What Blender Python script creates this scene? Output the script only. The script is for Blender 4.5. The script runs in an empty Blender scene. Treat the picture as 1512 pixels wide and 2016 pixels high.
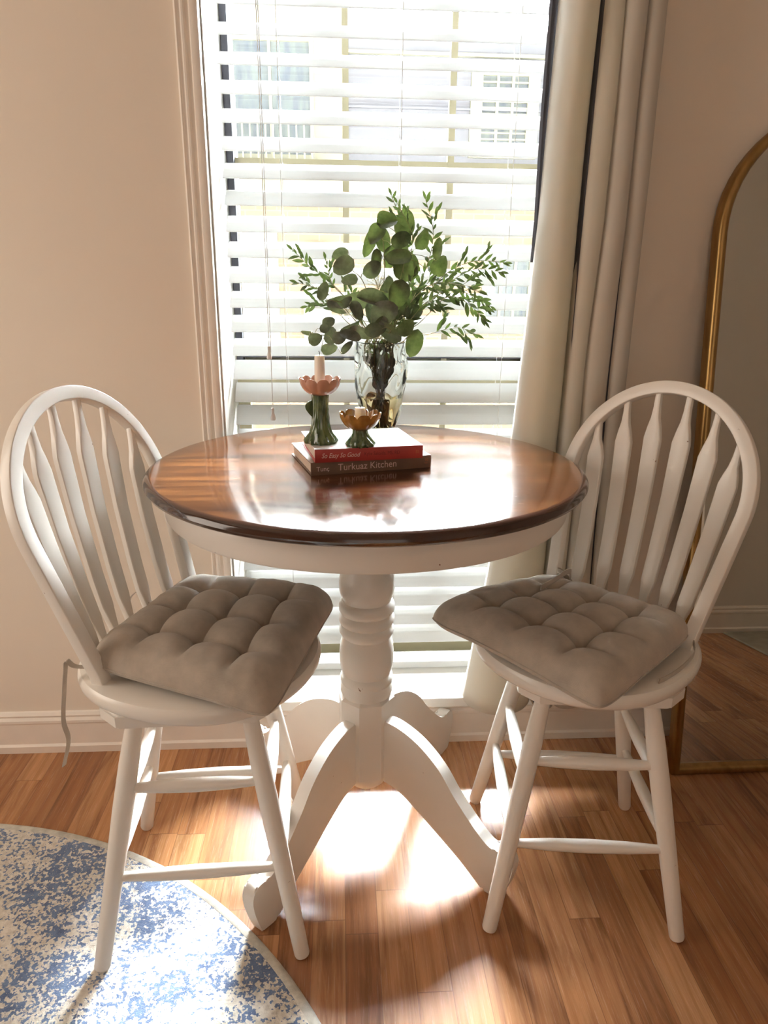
import bpy, bmesh, math, random
from mathutils import Vector, Matrix, noise
sc = bpy.context.scene
COL = sc.collection
PI = math.pi

# ------------------------------------------------------------------ camera
YAW, PITCH, ROLL, CAM_H, F_PX = 0.0627, 0.3099, 0.0113, 1.2398, 1378.4
cam = bpy.data.cameras.new('camera'); cam_o = bpy.data.objects.new('camera', cam); COL.objects.link(cam_o)
cam.sensor_fit = 'VERTICAL'; cam.sensor_height = 36.0; cam.lens = F_PX / 2016 * 36.0
cam.clip_start = .02; cam.clip_end = 200
_f = Vector((math.sin(YAW)*math.cos(PITCH), math.cos(YAW)*math.cos(PITCH), -math.sin(PITCH)))
_r = Vector((math.cos(YAW), -math.sin(YAW), 0)); _u = _r.cross(_f)
_r2 = _r*math.cos(ROLL) + _u*math.sin(ROLL); _u2 = -_r*math.sin(ROLL) + _u*math.cos(ROLL)
M = Matrix((( _r2.x, _u2.x, -_f.x, 0), (_r2.y, _u2.y, -_f.y, 0), (_r2.z, _u2.z, -_f.z, CAM_H), (0, 0, 0, 1)))
cam_o.matrix_world = M
sc.camera = cam_o

# ------------------------------------------------------------------ colour management, world, lights
sc.view_settings.view_transform = 'Standard'; sc.view_settings.look = 'None'
sc.view_settings.exposure = 0.5; sc.view_settings.gamma = 1.0; sc.view_settings.use_curve_mapping = False
cy = sc.cycles
cy.use_denoising = True; cy.max_bounces = 12; cy.diffuse_bounces = 6; cy.glossy_bounces = 5
cy.transmission_bounces = 10; cy.transparent_max_bounces = 16; cy.sample_clamp_indirect = 8.0
cy.caustics_reflective = False; cy.caustics_refractive = False

SKY, GLOW = 1.55, 400.0   # overcast sky all round, and the bright haze around the veiled sun facing the window
world = bpy.data.worlds.new('sky'); sc.world = world; world.use_nodes = True
wn = world.node_tree.nodes; bg = wn['Background']
bg.inputs[0].default_value = (0.93, 0.97, 1.0, 1); 
_nt = world.node_tree; _tc = _nt.nodes.new('ShaderNodeTexCoord'); _dp = _nt.nodes.new('ShaderNodeVectorMath'); _dp.operation = 'DOT_PRODUCT'
_dp.inputs[1].default_value = Vector((.24, .78, .60)).normalized(); _nt.links.new(_tc.outputs['Generated'], _dp.inputs[0])
_m1 = _nt.nodes.new('ShaderNodeMath'); _m1.operation = 'MAXIMUM'; _m1.inputs[1].default_value = 0; _nt.links.new(_dp.outputs['Value'], _m1.inputs[0])
_m2 = _nt.nodes.new('ShaderNodeMath'); _m2.operation = 'POWER'; _m2.inputs[1].default_value = 5; _nt.links.new(_m1.outputs[0], _m2.inputs[0])
_m3 = _nt.nodes.new('ShaderNodeMath'); _m3.operation = 'MULTIPLY_ADD'; _m3.inputs[1].default_value = GLOW; _m3.inputs[2].default_value = SKY; _nt.links.new(_m2.outputs[0], _m3.inputs[0])
_nt.links.new(_m3.outputs[0], bg.inputs[1])

def light(name, kind, loc, direction, energy, color, **kw):
    l = bpy.data.lights.new(name, kind); l.energy = energy; l.color = color
    o = bpy.data.objects.new(name, l); COL.objects.link(o); o.location = loc
    o.rotation_euler = Vector(direction).to_track_quat('-Z', 'Y').to_euler()
    for k, v in kw.items(): setattr(l, k, v)
    return o
# hazy daylight coming steeply through the slats
light('sun', 'SUN', (0, 6, 5), (-.22, -.70, -.72), 9.0, (1, .93, .82), angle=math.radians(34))
# unseen fill lamp added at the left to brighten that side of the room
light('left_fill', 'AREA', (-2.2, .85, 1.35), (1, .10, -.08), 15, (1, .89, .77), shape='RECTANGLE', size=1.0, size_y=1.5)
# soft unseen fill lamp added behind the camera to lift the right side
light('rear_fill', 'AREA', (.2, -2.4, 1.5), (.16, 1, -.12), 6.5, (1, .92, .82), shape='RECTANGLE', size=1.8, size_y=1.6)

# ------------------------------------------------------------------ materials
def new_mat(name, base=(.8,.8,.8), rough=.5, metal=0, spec=.5, **kw):
    m = bpy.data.materials.new(name); m.use_nodes = True
    b = m.node_tree.nodes['Principled BSDF']
    b.inputs['Base Color'].default_value = (*base, 1); b.inputs['Roughness'].default_value = rough
    b.inputs['Metallic'].default_value = metal; b.inputs['Specular IOR Level'].default_value = spec
    for k, v in kw.items():
        b.inputs[k].default_value = v
    return m
class NT:
    def __init__(s, m): s.m = m; s.t = m.node_tree; s.b = s.t.nodes['Principled BSDF']
    def n(s, typ, **kw):
        x = s.t.nodes.new(typ)
        for k, v in kw.items(): setattr(x, k, v)
        return x
    def l(s, a, b): s.t.links.new(a, b)
    def coord(s, scale=(1,1,1), rot=(0,0,0), obj=True):
        tc = s.n('ShaderNodeTexCoord'); mp = s.n('ShaderNodeMapping')
        mp.inputs['Scale'].default_value = scale; mp.inputs['Rotation'].default_value = rot
        s.l(tc.outputs['Object' if obj else 'Generated'], mp.inputs[0]); return mp.outputs[0]
    def noise(s, vec, scale, detail=4, rough=.5, dist=0):
        x = s.n('ShaderNodeTexNoise'); x.inputs['Scale'].default_value = scale; x.inputs['Detail'].default_value = detail
        x.inputs['Roughness'].default_value = rough; x.inputs['Distortion'].default_value = dist
        if vec: s.l(vec, x.inputs['Vector'])
        return x
    def ramp(s, fac, stops, interp='LINEAR'):
        x = s.n('ShaderNodeValToRGB'); r = x.color_ramp; r.interpolation = interp
        while len(r.elements) < len(stops): r.elements.new(.5)
        for e, (p, c) in zip(r.elements, stops):
            e.position = p; e.color = (*c, 1) if len(c) == 3 else c
        s.l(fac, x.inputs[0]); return x.outputs[0]
    def math(s, op, a, b=None, c=None):
        x = s.n('ShaderNodeMath', operation=op)
        for i, v in enumerate((a, b, c)):
            if v is None: continue
            if isinstance(v, (int, float)): x.inputs[i].default_value = v
            else: s.l(v, x.inputs[i])
        return x.outputs[0]
    def mix(s, fac, a, b, mode='MIX'):
        x = s.n('ShaderNodeMix', data_type='RGBA', blend_type=mode)
        for i, v in ((0, fac), (6, a), (7, b)):
            if isinstance(v, (int, float)): x.inputs[i].default_value = v
            elif isinstance(v, tuple): x.inputs[i].default_value = (*v, 1)
            else: s.l(v, x.inputs[i])
        return x.outputs[2]
    def base(s, o): s.l(o, s.b.inputs['Base Color'])
    def bump(s, h, strength=.3, dist=.002):
        x = s.n('ShaderNodeBump'); x.inputs['Strength'].default_value = strength; x.inputs['Distance'].default_value = dist
        s.l(h, x.inputs['Height']); s.l(x.outputs[0], s.b.inputs['Normal']); return x

def mottled(name, base, rough, var=.06, scale=9, bump=.08, bscale=220, **kw):
    m = new_mat(name, base, rough, **kw); t = NT(m); v = t.coord()
    n = t.noise(v, scale, 4)
    lo = tuple(max(0, c*(1-var)) for c in base); hi = tuple(min(1, c*(1+var)) for c in base)
    t.base(t.ramp(n.outputs[0], [(.3, lo), (.7, hi)]))
    if bump: t.bump(t.noise(v, bscale, 2).outputs[0], bump, .001)
    return m

M_WALL = mottled('painted_wall', (.80, .715, .615), .85, .015, 2, .12, 160)
M_WALLW = mottled('pale_wall', (.74, .70, .64), .85, .015, 2, .1, 160)
M_CEIL = mottled('ceiling_paint', (.84, .78, .70), .9, .01, 2, .1, 120)
M_TRIM = mottled('trim_paint', (.86, .80, .73), .38, .03, 14, .05, 60)
M_SILL = mottled('sill_paint', (.86, .84, .80), .35, .03, 14, .05, 60)
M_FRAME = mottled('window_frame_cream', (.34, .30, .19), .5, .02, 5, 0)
M_LINER = mottled('dark_jamb_liner', (.035, .035, .045), .6, .05, 5, 0)
M_SLAT = mottled('white_slat', (.88, .88, .87), .42, .012, 6, 0)
_t = NT(M_SLAT); _tr = _t.n('ShaderNodeBsdfTranslucent'); _tr.inputs[0].default_value = (.93, .95, .96, 1)
_mx = _t.n('ShaderNodeMixShader'); _mx.inputs[0].default_value = .26
_t.l(_t.b.outputs[0], _mx.inputs[1]); _t.l(_tr.outputs[0], _mx.inputs[2]); _t.l(_mx.outputs[0], _t.t.nodes['Material Output'].inputs[0])
M_CORD = new_mat('white_cord', (.85, .84, .82), .7)
M_TASSEL = new_mat('cord_tassel_plastic', (.80, .74, .70), .4)
M_BRASS = new_mat('brushed_gold', (.50, .30, .10), .33, 1.0)
_t = NT(M_BRASS); _v = _t.coord((1, 1, .2)); _n = _t.noise(_v, 60, 5)
_t.base(_t.ramp(_n.outputs[0], [(.3, (.27, .165, .06)), (.7, (.42, .26, .10))]))
_t.l(_t.math('MULTIPLY_ADD', _n.outputs[0], .25, .22), _t.b.inputs['Roughness'])
M_MIRROR = new_mat('mirror_glass', (.80, .80, .76), .015, 1.0)
M_BACKING = new_mat('dark_backing', (.05, .04, .035), .8)

def white_paint():
    m = new_mat('chipped_white_paint', (.84, .79, .73), .32, **{'Coat Weight': .25, 'Coat Roughness': .15})
    t = NT(m); v = t.coord()
    n1 = t.noise(v, 5, 4); base = t.ramp(n1.outputs[0], [(.3, (.84, .80, .745)), (.7, (.89, .86, .81))])
    n2 = t.noise(v, 38, 3, .6); mask = t.ramp(n2.outputs[0], [(.735, (0,0,0)), (.75, (1,1,1))])
    t.base(t.mix(mask, base, (.30, .18, .12)))
    t.bump(t.noise(v, 130, 3).outputs[0], .10, .001)
    return m
M_WHITE = white_paint()

def fabric(name, base, trans=0):
    m = new_mat(name, base, .9, spec=.15, **{'Sheen Weight': .35, 'Sheen Roughness': .5}); t = NT(m); v = t.coord()
    w1 = t.n('ShaderNodeTexWave', bands_direction='X'); w1.inputs['Scale'].default_value = 420; w1.inputs['Distortion'].default_value = 1.5
    w2 = t.n('ShaderNodeTexWave', bands_direction='Y'); w2.inputs['Scale'].default_value = 420; w2.inputs['Distortion'].default_value = 1.5
    t.l(v, w1.inputs[0]); t.l(v, w2.inputs[0])
    s = t.math('ADD', w1.outputs['Fac'], w2.outputs['Fac'])
    n = t.noise(v, 24, 5, .6)
    lo = tuple(c*.80 for c in base); hi = tuple(c*1.14 for c in base)
    t.base(t.ramp(n.outputs[0], [(.25, lo), (.75, hi)]))
    t.bump(s, .25, .0006)
    return m
M_CUSH = fabric('taupe_linen', (.46, .40, .335))
def curtain_mat(name, base, trans):
    m = new_mat(name, base, .85, spec=.15, **{'Sheen Weight': .2}); t = NT(m); v = t.coord()
    n = t.noise(v, 3, 4); t.base(t.ramp(n.outputs[0], [(.3, tuple(c*.95 for c in base)), (.7, base)]))
    n2 = t.noise(t.coord((1, 1, .35)), 14, 3); t.bump(n2.outputs[0], .35, .006)
    if trans:
        tr = t.n('ShaderNodeBsdfTranslucent'); tr.inputs[0].default_value = (base[0], base[1]*.93, base[2]*.75, 1)
        mx = t.n('ShaderNodeMixShader'); mx.inputs[0].default_value = trans
        out = t.t.nodes['Material Output']; t.l(t.b.outputs[0], mx.inputs[1]); t.l(tr.outputs[0], mx.inputs[2]); t.l(mx.outputs[0], out.inputs[0])
    return m
M_CURT = curtain_mat('beige_curtain', (.66, .62, .555), .13)
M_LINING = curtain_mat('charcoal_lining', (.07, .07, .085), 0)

def floor_mat():
    m = new_mat('oak_strip_laminate', (.5,.3,.15), .30, spec=.5); t = NT(m)
    tc = t.n('ShaderNodeTexCoord'); sp = t.n('ShaderNodeSeparateXYZ'); t.l(tc.outputs['Object'], sp.inputs[0])
    PW, PL = .066, .62
    xs = t.math('DIVIDE', sp.outputs[0], PW); xi = t.math('FLOOR', xs); xf = t.math('FRACT', xs)
    wn_ = t.n('ShaderNodeTexWhiteNoise', noise_dimensions='1D'); t.l(xi, wn_.inputs['W'])
    ys = t.math('ADD', t.math('DIVIDE', sp.outputs[1], PL), t.math('MULTIPLY', wn_.outputs['Value'], 7.3))
    yi = t.math('FLOOR', ys); yf = t.math('FRACT', ys)
    cb = t.n('ShaderNodeCombineXYZ'); t.l(xi, cb.inputs[0]); t.l(yi, cb.inputs[1])
    wp = t.n('ShaderNodeTexWhiteNoise', noise_dimensions='2D'); t.l(cb.outputs[0], wp.inputs['Vector'])
    plank = t.ramp(wp.outputs['Value'], [(0, (.30, .133, .057)), (.3, (.42, .205, .092)), (.6, (.48, .25, .118)), (.85, (.37, .17, .073)), (1, (.54, .305, .150))])
    # grain: stretched noise, shifted per plank
    off = t.n('ShaderNodeVectorMath', operation='SCALE'); t.l(wp.outputs['Color'], off.inputs[0]); off.inputs['Scale'].default_value = 9
    ad = t.n('ShaderNodeVectorMath', operation='ADD'); t.l(tc.outputs['Object'], ad.inputs[0]); t.l(off.outputs[0], ad.inputs[1])
    mp = t.n('ShaderNodeMapping'); mp.inputs['Scale'].default_value = (17, 1.5, 1); t.l(ad.outputs[0], mp.inputs[0])
    g1 = t.noise(mp.outputs[0], 1.6, 8, .62, .9)
    wv = t.n('ShaderNodeTexWave', bands_direction='X'); wv.inputs['Scale'].default_value = .7; wv.inputs['Distortion'].default_value = 11; wv.inputs['Detail'].default_value = 3; wv.inputs['Detail Scale'].default_value = .7
    t.l(mp.outputs[0], wv.inputs[0])
    mp2 = t.n('ShaderNodeMapping'); mp2.inputs['Scale'].default_value = (300, 9, 1); t.l(ad.outputs[0], mp2.inputs[0])
    g2 = t.noise(mp2.outputs[0], 1.3, 4, .7)
    gs = t.ramp(g1.outputs[0], [(.34, (.50, .43, .37)), (.48, (.95, .93, .90)), (.66, (1.18, 1.15, 1.08))])
    c1 = t.mix(.85, plank, gs, 'MULTIPLY')
    ws = t.ramp(wv.outputs['Fac'], [(.05, (.70, .62, .55)), (.35, (1, 1, 1))])
    c2 = t.mix(.42, c1, ws, 'MULTIPLY')
    g2r = t.ramp(g2.outputs[0], [(.40, (.72, .66, .6)), (.55, (1, 1, 1))])
    c3 = t.mix(.32, c2, g2r, 'MULTIPLY')
    # seams
    ex = t.math('MINIMUM', xf, t.math('SUBTRACT', 1, xf)); ey = t.math('MINIMUM', yf, t.math('SUBTRACT', 1, yf))
    sx = t.math('LESS_THAN', ex, .012); sy = t.math('LESS_THAN', ey, .0016); sm = t.math('MAXIMUM', sx, sy)
    t.base(t.mix(t.math('MULTIPLY', sm, .55), c3, (.13, .06, .03)))
    t.l(t.math('MULTIPLY_ADD', g2.outputs[0], .12, .20), t.b.inputs['Roughness'])
    t.bump(t.math('ADD', t.math('MULTIPLY', g2.outputs[0], .4), t.math('MULTIPLY', sm, -.8)), .12, .0012)
    return m
M_FLOOR = floor_mat()

def rug_mat(name, edge=False):
    if edge: return mottled(name, (.52, .50, .44), .95, .2, 60, .5, 400)
    m = new_mat(name, (.7,.66,.58), .97, spec=.05, **{'Sheen Weight': .3}); t = NT(m); v = t.coord()
    n0 = t.noise(v, 3.6, 3, .6, .5); n1 = t.noise(v, 26, 4, .65, .4); n2 = t.noise(v, 120, 2, .6)
    s = t.math('ADD', t.math('MULTIPLY', n0.outputs[0], .75), t.math('ADD', t.math('MULTIPLY', n1.outputs[0], .85), t.math('MULTIPLY', n2.outputs[0], 1.1)))
    msk = t.ramp(s, [(.0, (0,0,0)), (1, (1,1,1))])
    blue = t.ramp(t.noise(v, 60, 3).outputs[0], [(.35, (.035, .085, .22)), (.65, (.11, .20, .38))])
    cream = t.ramp(t.noise(v, 90, 3).outputs[0], [(.3, (.58, .53, .45)), (.6, (.80, .76, .68))])
    g = t.math('SUBTRACT', s, 1.365); g = t.math('MULTIPLY', g, 14); g = t.n('ShaderNodeClamp') if False else g
    cl = t.n('ShaderNodeClamp'); t.l(g, cl.inputs[0])
    tau = t.ramp(t.noise(v, 34, 4, .6).outputs[0], [(.60, (0,0,0)), (.68, (1,1,1))])
    c = t.mix(t.math('MULTIPLY', cl.outputs[0], .92), t.mix(t.math('MULTIPLY', tau, .45), cream, (.36, .31, .27)), blue)
    t.base(c)
    t.bump(t.noise(v, 330, 3, .7).outputs[0], .8, .004)
    return m
M_RUG = rug_mat('blue_cream_rug_pile'); M_RUGE = rug_mat('rug_binding', True)
M_GREY = mottled('grey_rug_pile', (.34, .33, .27), .95, .12, 20, .5, 300)

def table_wood():
    m = new_mat('stained_pine_top', (.2,.08,.03), .14, spec=.5, **{'Coat Weight': .35, 'Coat Roughness': .10}); t = NT(m)
    v = t.coord((1.4, 14, 3)); g1 = t.noise(v, 2.2, 7, .6, .8)
    v2 = t.coord((6, 90, 8)); g2 = t.noise(v2, 2, 4, .6)
    v3 = t.coord(); bl = t.noise(v3, 5, 3, .55)
    c = t.ramp(g1.outputs[0], [(.34, (.028, .008, .003)), (.5, (.080, .026, .007)), (.66, (.17, .064, .018))])
    c = t.mix(.8, c, t.ramp(g2.outputs[0], [(.3, (.6, .55, .5)), (.6, (1.05, 1.05, 1.05))]), 'MULTIPLY')
    c = t.mix(.5, c, t.ramp(bl.outputs[0], [(.3, (.55, .5, .48)), (.65, (1.25, 1.2, 1.15))]), 'MULTIPLY')
    # fine pale scratches
    vs = t.coord((20, 140, 1), (0, 0, .25)); ns = t.noise(vs, 1.6, 3, .5)
    patch = t.noise(v3, 7, 2)
    sm = t.math('MULTIPLY', t.ramp(ns.outputs[0], [(.70, (0,0,0)), (.735, (1,1,1))]), t.ramp(patch.outputs[0], [(.5, (0,0,0)), (.62, (1,1,1))]))
    # darker band round the outer rim
    sp = t.n('ShaderNodeSeparateXYZ'); t.l(v3, sp.inputs[0])
    r = t.math('SQRT', t.math('ADD', t.math('POWER', sp.outputs[0], 2), t.math('POWER', sp.outputs[1], 2)))
    edge = t.math('GREATER_THAN', t.math('ADD', r, t.math('MULTIPLY', g2.outputs[0], .003)), .4255)
    c = t.mix(edge, c, (.040, .016, .010))
    t.base(t.mix(t.math('MULTIPLY', t.math('MULTIPLY', sm, .55), t.math('SUBTRACT', 1, edge)), c, (.62, .48, .36)))
    t.l(t.math('MULTIPLY_ADD', bl.outputs[0], .08, .09), t.b.inputs['Roughness'])
    t.bump(g2.outputs[0], .08, .001)
    return m
M_WOOD = table_wood()
M_GREENC = new_mat('green_glaze', (.045, .095, .035), .12, **{'Coat Weight': .8, 'Coat Roughness': .05})
_t = NT(M_GREENC); _n = _t.noise(_t.coord((1, 1, .4)), 70, 4); _t.base(_t.ramp(_n.outputs[0], [(.38, (.028, .066, .024)), (.66, (.14, .20, .075))]))
M_PINKC = new_mat('pink_glaze', (.56, .31, .23), .25, **{'Coat Weight': .4})
M_AMBERC = new_mat('amber_glaze', (.34, .17, .035), .16, **{'Coat Weight': .7, 'Coat Roughness': .06})
_t = NT(M_AMBERC); _n = _t.noise(_t.coord(), 40, 3); _t.base(_t.ramp(_n.outputs[0], [(.35, (.25, .11, .02)), (.7, (.46, .25, .06))]))
M_WAX = new_mat('candle_wax', (.90, .86, .78), .45, **{'Subsurface Weight': .35, 'Subsurface Scale': .006, 'Subsurface Radius': (1, .85, .6)})
M_WICK = new_mat('burnt_wick', (.02, .018, .015), .9)
M_PAPER = new_mat('page_block', (.78, .72, .64), .9)
_t = NT(M_PAPER); _w = _t.n('ShaderNodeTexWave', bands_direction='Z'); _w.inputs['Scale'].default_value = 330; _w.inputs['Distortion'].default_value = .6; _t.l(_t.coord(), _w.inputs[0])
_t.base(_t.ramp(_w.outputs['Fac'], [(.0, (.60, .54, .47)), (.5, (.82, .77, .70))]))
M_RED = mottled('red_cover', (.40, .045, .04), .4, .08, 30, .04)
M_REDINK = new_mat('dark_red_ink', (.17, .012, .016), .5)
M_BROWN = mottled('brown_cloth_cover', (.20, .125, .085), .6, .08, 30, .1)
M_WCOVER = new_mat('white_cover', (.85, .84, .84), .22, **{'Coat Weight': .4, 'Coat Roughness': .1})
M_INKP = new_mat('pale_pink_ink', (.78, .60, .56), .5)
M_INKT = new_mat('tan_ink', (.46, .34, .26), .5)
M_INKO = new_mat('orange_ink', (.42, .14, .06), .5)
M_INKR = new_mat('red_print', (.60, .05, .07), .4)
M_INKY = new_mat('yellow_print', (.72, .58, .25), .4)

def glass(name, color=(1,1,1), ior=1.45, rough=0.0, bump=None):
    m = bpy.data.materials.new(name); m.use_nodes = True; nt = m.node_tree; nt.nodes.clear()
    out = nt.nodes.new('ShaderNodeOutputMaterial'); g = nt.nodes.new('ShaderNodeBsdfGlass'); g.inputs[0].default_value = (*color, 1)
    g.inputs['Roughness'].default_value = rough; g.inputs['IOR'].default_value = ior
    nt.links.new(g.outputs[0], out.inputs[0]); return m
M_GLASS = glass('clear_vase_glass', (.97, .98, .97)); M_WATER = glass('yellowed_water', (.97, .91, .72), 1.33)
def pane_mat():
    m = bpy.data.materials.new('window_pane_glass'); m.use_nodes = True; nt = m.node_tree; nt.nodes.clear()
    out = nt.nodes.new('ShaderNodeOutputMaterial'); tr = nt.nodes.new('ShaderNodeBsdfTransparent'); tr.inputs[0].default_value = (.93, .95, .95, 1)
    gl = nt.nodes.new('ShaderNodeBsdfGlossy'); gl.inputs['Roughness'].default_value = .02
    fr = nt.nodes.new('ShaderNodeFresnel'); mx = nt.nodes.new('ShaderNodeMixShader')
    nt.links.new(fr.outputs[0], mx.inputs[0]); nt.links.new(tr.outputs[0], mx.inputs[1]); nt.links.new(gl.outputs[0], mx.inputs[2]); nt.links.new(mx.outputs[0], out.inputs[0])
    return m
M_PANE = pane_mat()

def leaf_mat(name, c1, c2, trans=.3):
    m = new_mat(name, c1, .5, spec=.35); t = NT(m); v = t.coord()
    n = t.noise(v, 45, 4, .65); col = t.ramp(n.outputs[0], [(.32, c1), (.68, c2)]); t.base(col)
    tr = t.n('ShaderNodeBsdfTranslucent')
    hot = t.mix(1.0, col, (1.4, 1.7, .6), 'MULTIPLY'); t.l(hot, tr.inputs[0])
    mx = t.n('ShaderNodeMixShader'); mx.inputs[0].default_value = trans
    out = t.t.nodes['Material Output']; t.l(t.b.outputs[0], mx.inputs[1]); t.l(tr.outputs[0], mx.inputs[2]); t.l(mx.outputs[0], out.inputs[0])
    return m
M_ROUND = leaf_mat('silver_dollar_leaf', (.032, .040, .020), (.085, .094, .054), .12)
M_ROUNDG = leaf_mat('grey_green_leaf', (.055, .060, .045), (.13, .135, .11), .06)
M_WILLOW = leaf_mat('willow_leaf', (.032, .043, .021), (.078, .096, .048), .13)
M_STEM = new_mat('plant_stem', (.20, .17, .08), .6)
M_SPRIG = new_mat('dried_blossom', (.72, .68, .50), .8)
# outdoors
M_XCREAM = mottled('outdoor_cream_trim', (.34, .325, .25), .8, .03, 3, 0)
M_XSKY = new_mat('outdoor_siding', (.60, .60, .66), .8)
_t = NT(M_XSKY); _n = _t.noise(_t.coord((9, 1, .5)), 4, 5, .6); _n2 = _t.noise(_t.coord((1, 1, 1)), 1.3, 3)
_t.base(_t.mix(.6, _t.ramp(_n.outputs[0], [(.3, (.150, .150, .175)), (.7, (.20, .20, .225))]), _t.ramp(_n2.outputs[0], [(.3, (.155, .155, .18)), (.7, (.21, .21, .235))])))
M_XBRICK = new_mat('outdoor_brick', (.6,.4,.3), .85)
_t = NT(M_XBRICK); _b = _t.n('ShaderNodeTexBrick'); _b.inputs['Scale'].default_value = 1.0; _b.inputs['Brick Width'].default_value = .22; _b.inputs['Row Height'].default_value = .075; _b.inputs['Mortar Size'].default_value = .008
_b.inputs['Color1'].default_value = (.24, .165, .105, 1); _b.inputs['Color2'].default_value = (.27, .20, .135, 1); _b.inputs['Mortar'].default_value = (.28, .24, .18, 1)
_mp = _t.coord((1, 1, 1), (PI/2, 0, 0)); _t.l(_mp, _b.inputs[0]); _t.base(_b.outputs[0])
M_XGLASS = new_mat('outdoor_window_glass', (.30, .36, .42), .25)
_t = NT(M_XGLASS); _n = _t.noise(_t.coord((5, 1, .8)), 3, 4, .6); _t.base(_t.ramp(_n.outputs[0], [(.35, (.085, .10, .125)), (.65, (.15, .17, .165))]))
M_XGROUND = mottled('outdoor_paving', (.30, .29, .27), .9, .05, 1, 0)

# ------------------------------------------------------------------ mesh helpers
def obj(name, bm, m, parent=None, smooth=True, loc=None, angle=35):
    me = bpy.data.meshes.new(name)
    if isinstance(bm, bmesh.types.BMesh):
        bmesh.ops.recalc_face_normals(bm, faces=bm.faces)
        bm.to_mesh(me); bm.free()
    else:
        me = bm
    ms = m if isinstance(m, (list, tuple)) else [m]
    for x in ms: me.materials.append(x)
    if smooth:
        for p in me.polygons: p.use_smooth = True
        try: me.set_sharp_from_angle(angle=math.radians(angle))
        except Exception: pass
    o = bpy.data.objects.new(name, me); COL.objects.link(o)
    if parent: o.parent = parent
    if loc: o.location = loc
    return o
def thing(name, label, cat, loc=(0,0,0), rz=0, group=None):
    o = bpy.data.objects.new(name, None); COL.objects.link(o); o.location = loc; o.rotation_euler = (0, 0, rz)
    o.empty_display_size = .05
    o['label'] = label; o['category'] = cat
    if group: o['group'] = group
    return o
def tag(o, label, cat, group=None, kind=None):
    o['label'] = label; o['category'] = cat
    if group: o['group'] = group
    if kind: o['kind'] = kind
    return o
def struct(name, bm, m, label, smooth=False, parent=None):
    o = obj(name, bm, m, parent, smooth)
    if parent is None: o['kind'] = 'structure'; o['label'] = label; o['category'] = name.split('_')[0]
    return o
def add_box(bm, x0, x1, y0, y1, z0, z1, bevel=0, seg=2, mi=0):
    b = bmesh.new(); bmesh.ops.create_cube(b, size=1)
    for v in b.verts:
        v.co = Vector((x0+(v.co.x+.5)*(x1-x0), y0+(v.co.y+.5)*(y1-y0), z0+(v.co.z+.5)*(z1-z0)))
    if bevel: bmesh.ops.bevel(b, geom=list(b.edges), offset=bevel, segments=seg, affect='EDGES', profile=.6)
    for f in b.faces: f.material_index = mi
    me = bpy.data.meshes.new('tmp'); b.to_mesh(me); b.free(); bm.from_mesh(me); bpy.data.meshes.remove(me)
    return bm
def box(*a, **k): return add_box(bmesh.new(), *a, **k)
def lathe(bm, prof, n=48, centre=(0,0), mod=None, close=True, mi=0):
    """prof: list of (r,z); mod(angle, i, r, z)->r"""
    rings = []
    for i, (r, z) in enumerate(prof):
        if r < 1e-5: rings.append([bm.verts.new((centre[0], centre[1], z))]); continue
        ring = []
        for k in range(n):
            a = 2*PI*k/n; rr = mod(a, i, r, z) if mod else r; zz = z
            if isinstance(rr, tuple): rr, zz = rr
            ring.append(bm.verts.new((centre[0]+rr*math.cos(a), centre[1]+rr*math.sin(a), zz)))
        rings.append(ring)
    fs = []
    for A, B in zip(rings, rings[1:]):
        for k in range(n):
            a0 = A[k % len(A)]; a1 = A[(k+1) % len(A)]; b0 = B[k % len(B)]; b1 = B[(k+1) % len(B)]
            vs = []
            for v in (a0, a1, b1, b0):
                if v not in vs: vs.append(v)
            if len(vs) > 2: fs.append(bm.faces.new(vs))
    for r in (rings[0], rings[-1]):
        if close and len(r) > 2: fs.append(bm.faces.new(r))
    for f in fs: f.material_index = mi
    return bm
def catmull(pts, n=8):
    P = [Vector(p) for p in pts]
    if len(P) < 3: return [P[0].lerp(P[-1], i/n) for i in range(n+1)]
    P = [P[0]*2-P[1]] + P + [P[-1]*2-P[-2]]; out = []
    for i in range(1, len(P)-2):
        p0, p1, p2, p3 = P[i-1:i+3]
        for k in range(n):
            t = k/n
            out.append(.5*((2*p1)+(p2-p0)*t+(2*p0-5*p1+4*p2-p3)*t*t+(3*p1-p0-3*p2+p3)*t**3))
    out.append(P[-2]); return out
def tube(bm, pts, rad, n=8, section=None, up=None, cap=True, closed=False, mi=0):
    """rad: number or list per point; section: list of (a,b) offsets scaled by rad"""
    pts = [Vector(p) for p in pts]; N = len(pts)
    if not isinstance(rad, list): rad = [rad]*N
    sec = section or [(math.cos(2*PI*k/n), math.sin(2*PI*k/n)) for k in range(n)]
    n = len(sec); rings = []; ref = Vector(up) if up else None
    prev = None
    for i, p in enumerate(pts):
        a = pts[i-1] if (i > 0 or closed) else pts[i]; b = pts[(i+1) % N] if (i < N-1 or closed) else pts[i]
        d = (b-a).normalized()
        if ref is not None: u = ref - d*ref.dot(d)
        elif prev is None:
            q = Vector((0,0,1)) if abs(d.z) < .9 else Vector((1,0,0)); u = q - d*q.dot(d)
        else: u = prev - d*prev.dot(d)
        u.normalize(); prev = u; w = d.cross(u)
        r = rad[i]; ra, rb = (r if isinstance(r, tuple) else (r, r))
        rings.append([bm.verts.new(p + w*(s[0]*ra) + u*(s[1]*rb)) for s in sec])
    pairs = list(zip(rings, rings[1:])) + ([(rings[-1], rings[0])] if closed else [])
    for A, B in pairs:
        for k in range(n):
            f = bm.faces.new((A[k], A[(k+1) % n], B[(k+1) % n], B[k])); f.material_index = mi
    if cap and not closed:
        bm.faces.new(list(reversed(rings[0]))).material_index = mi; bm.faces.new(rings[-1]).material_index = mi
    return bm
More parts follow.
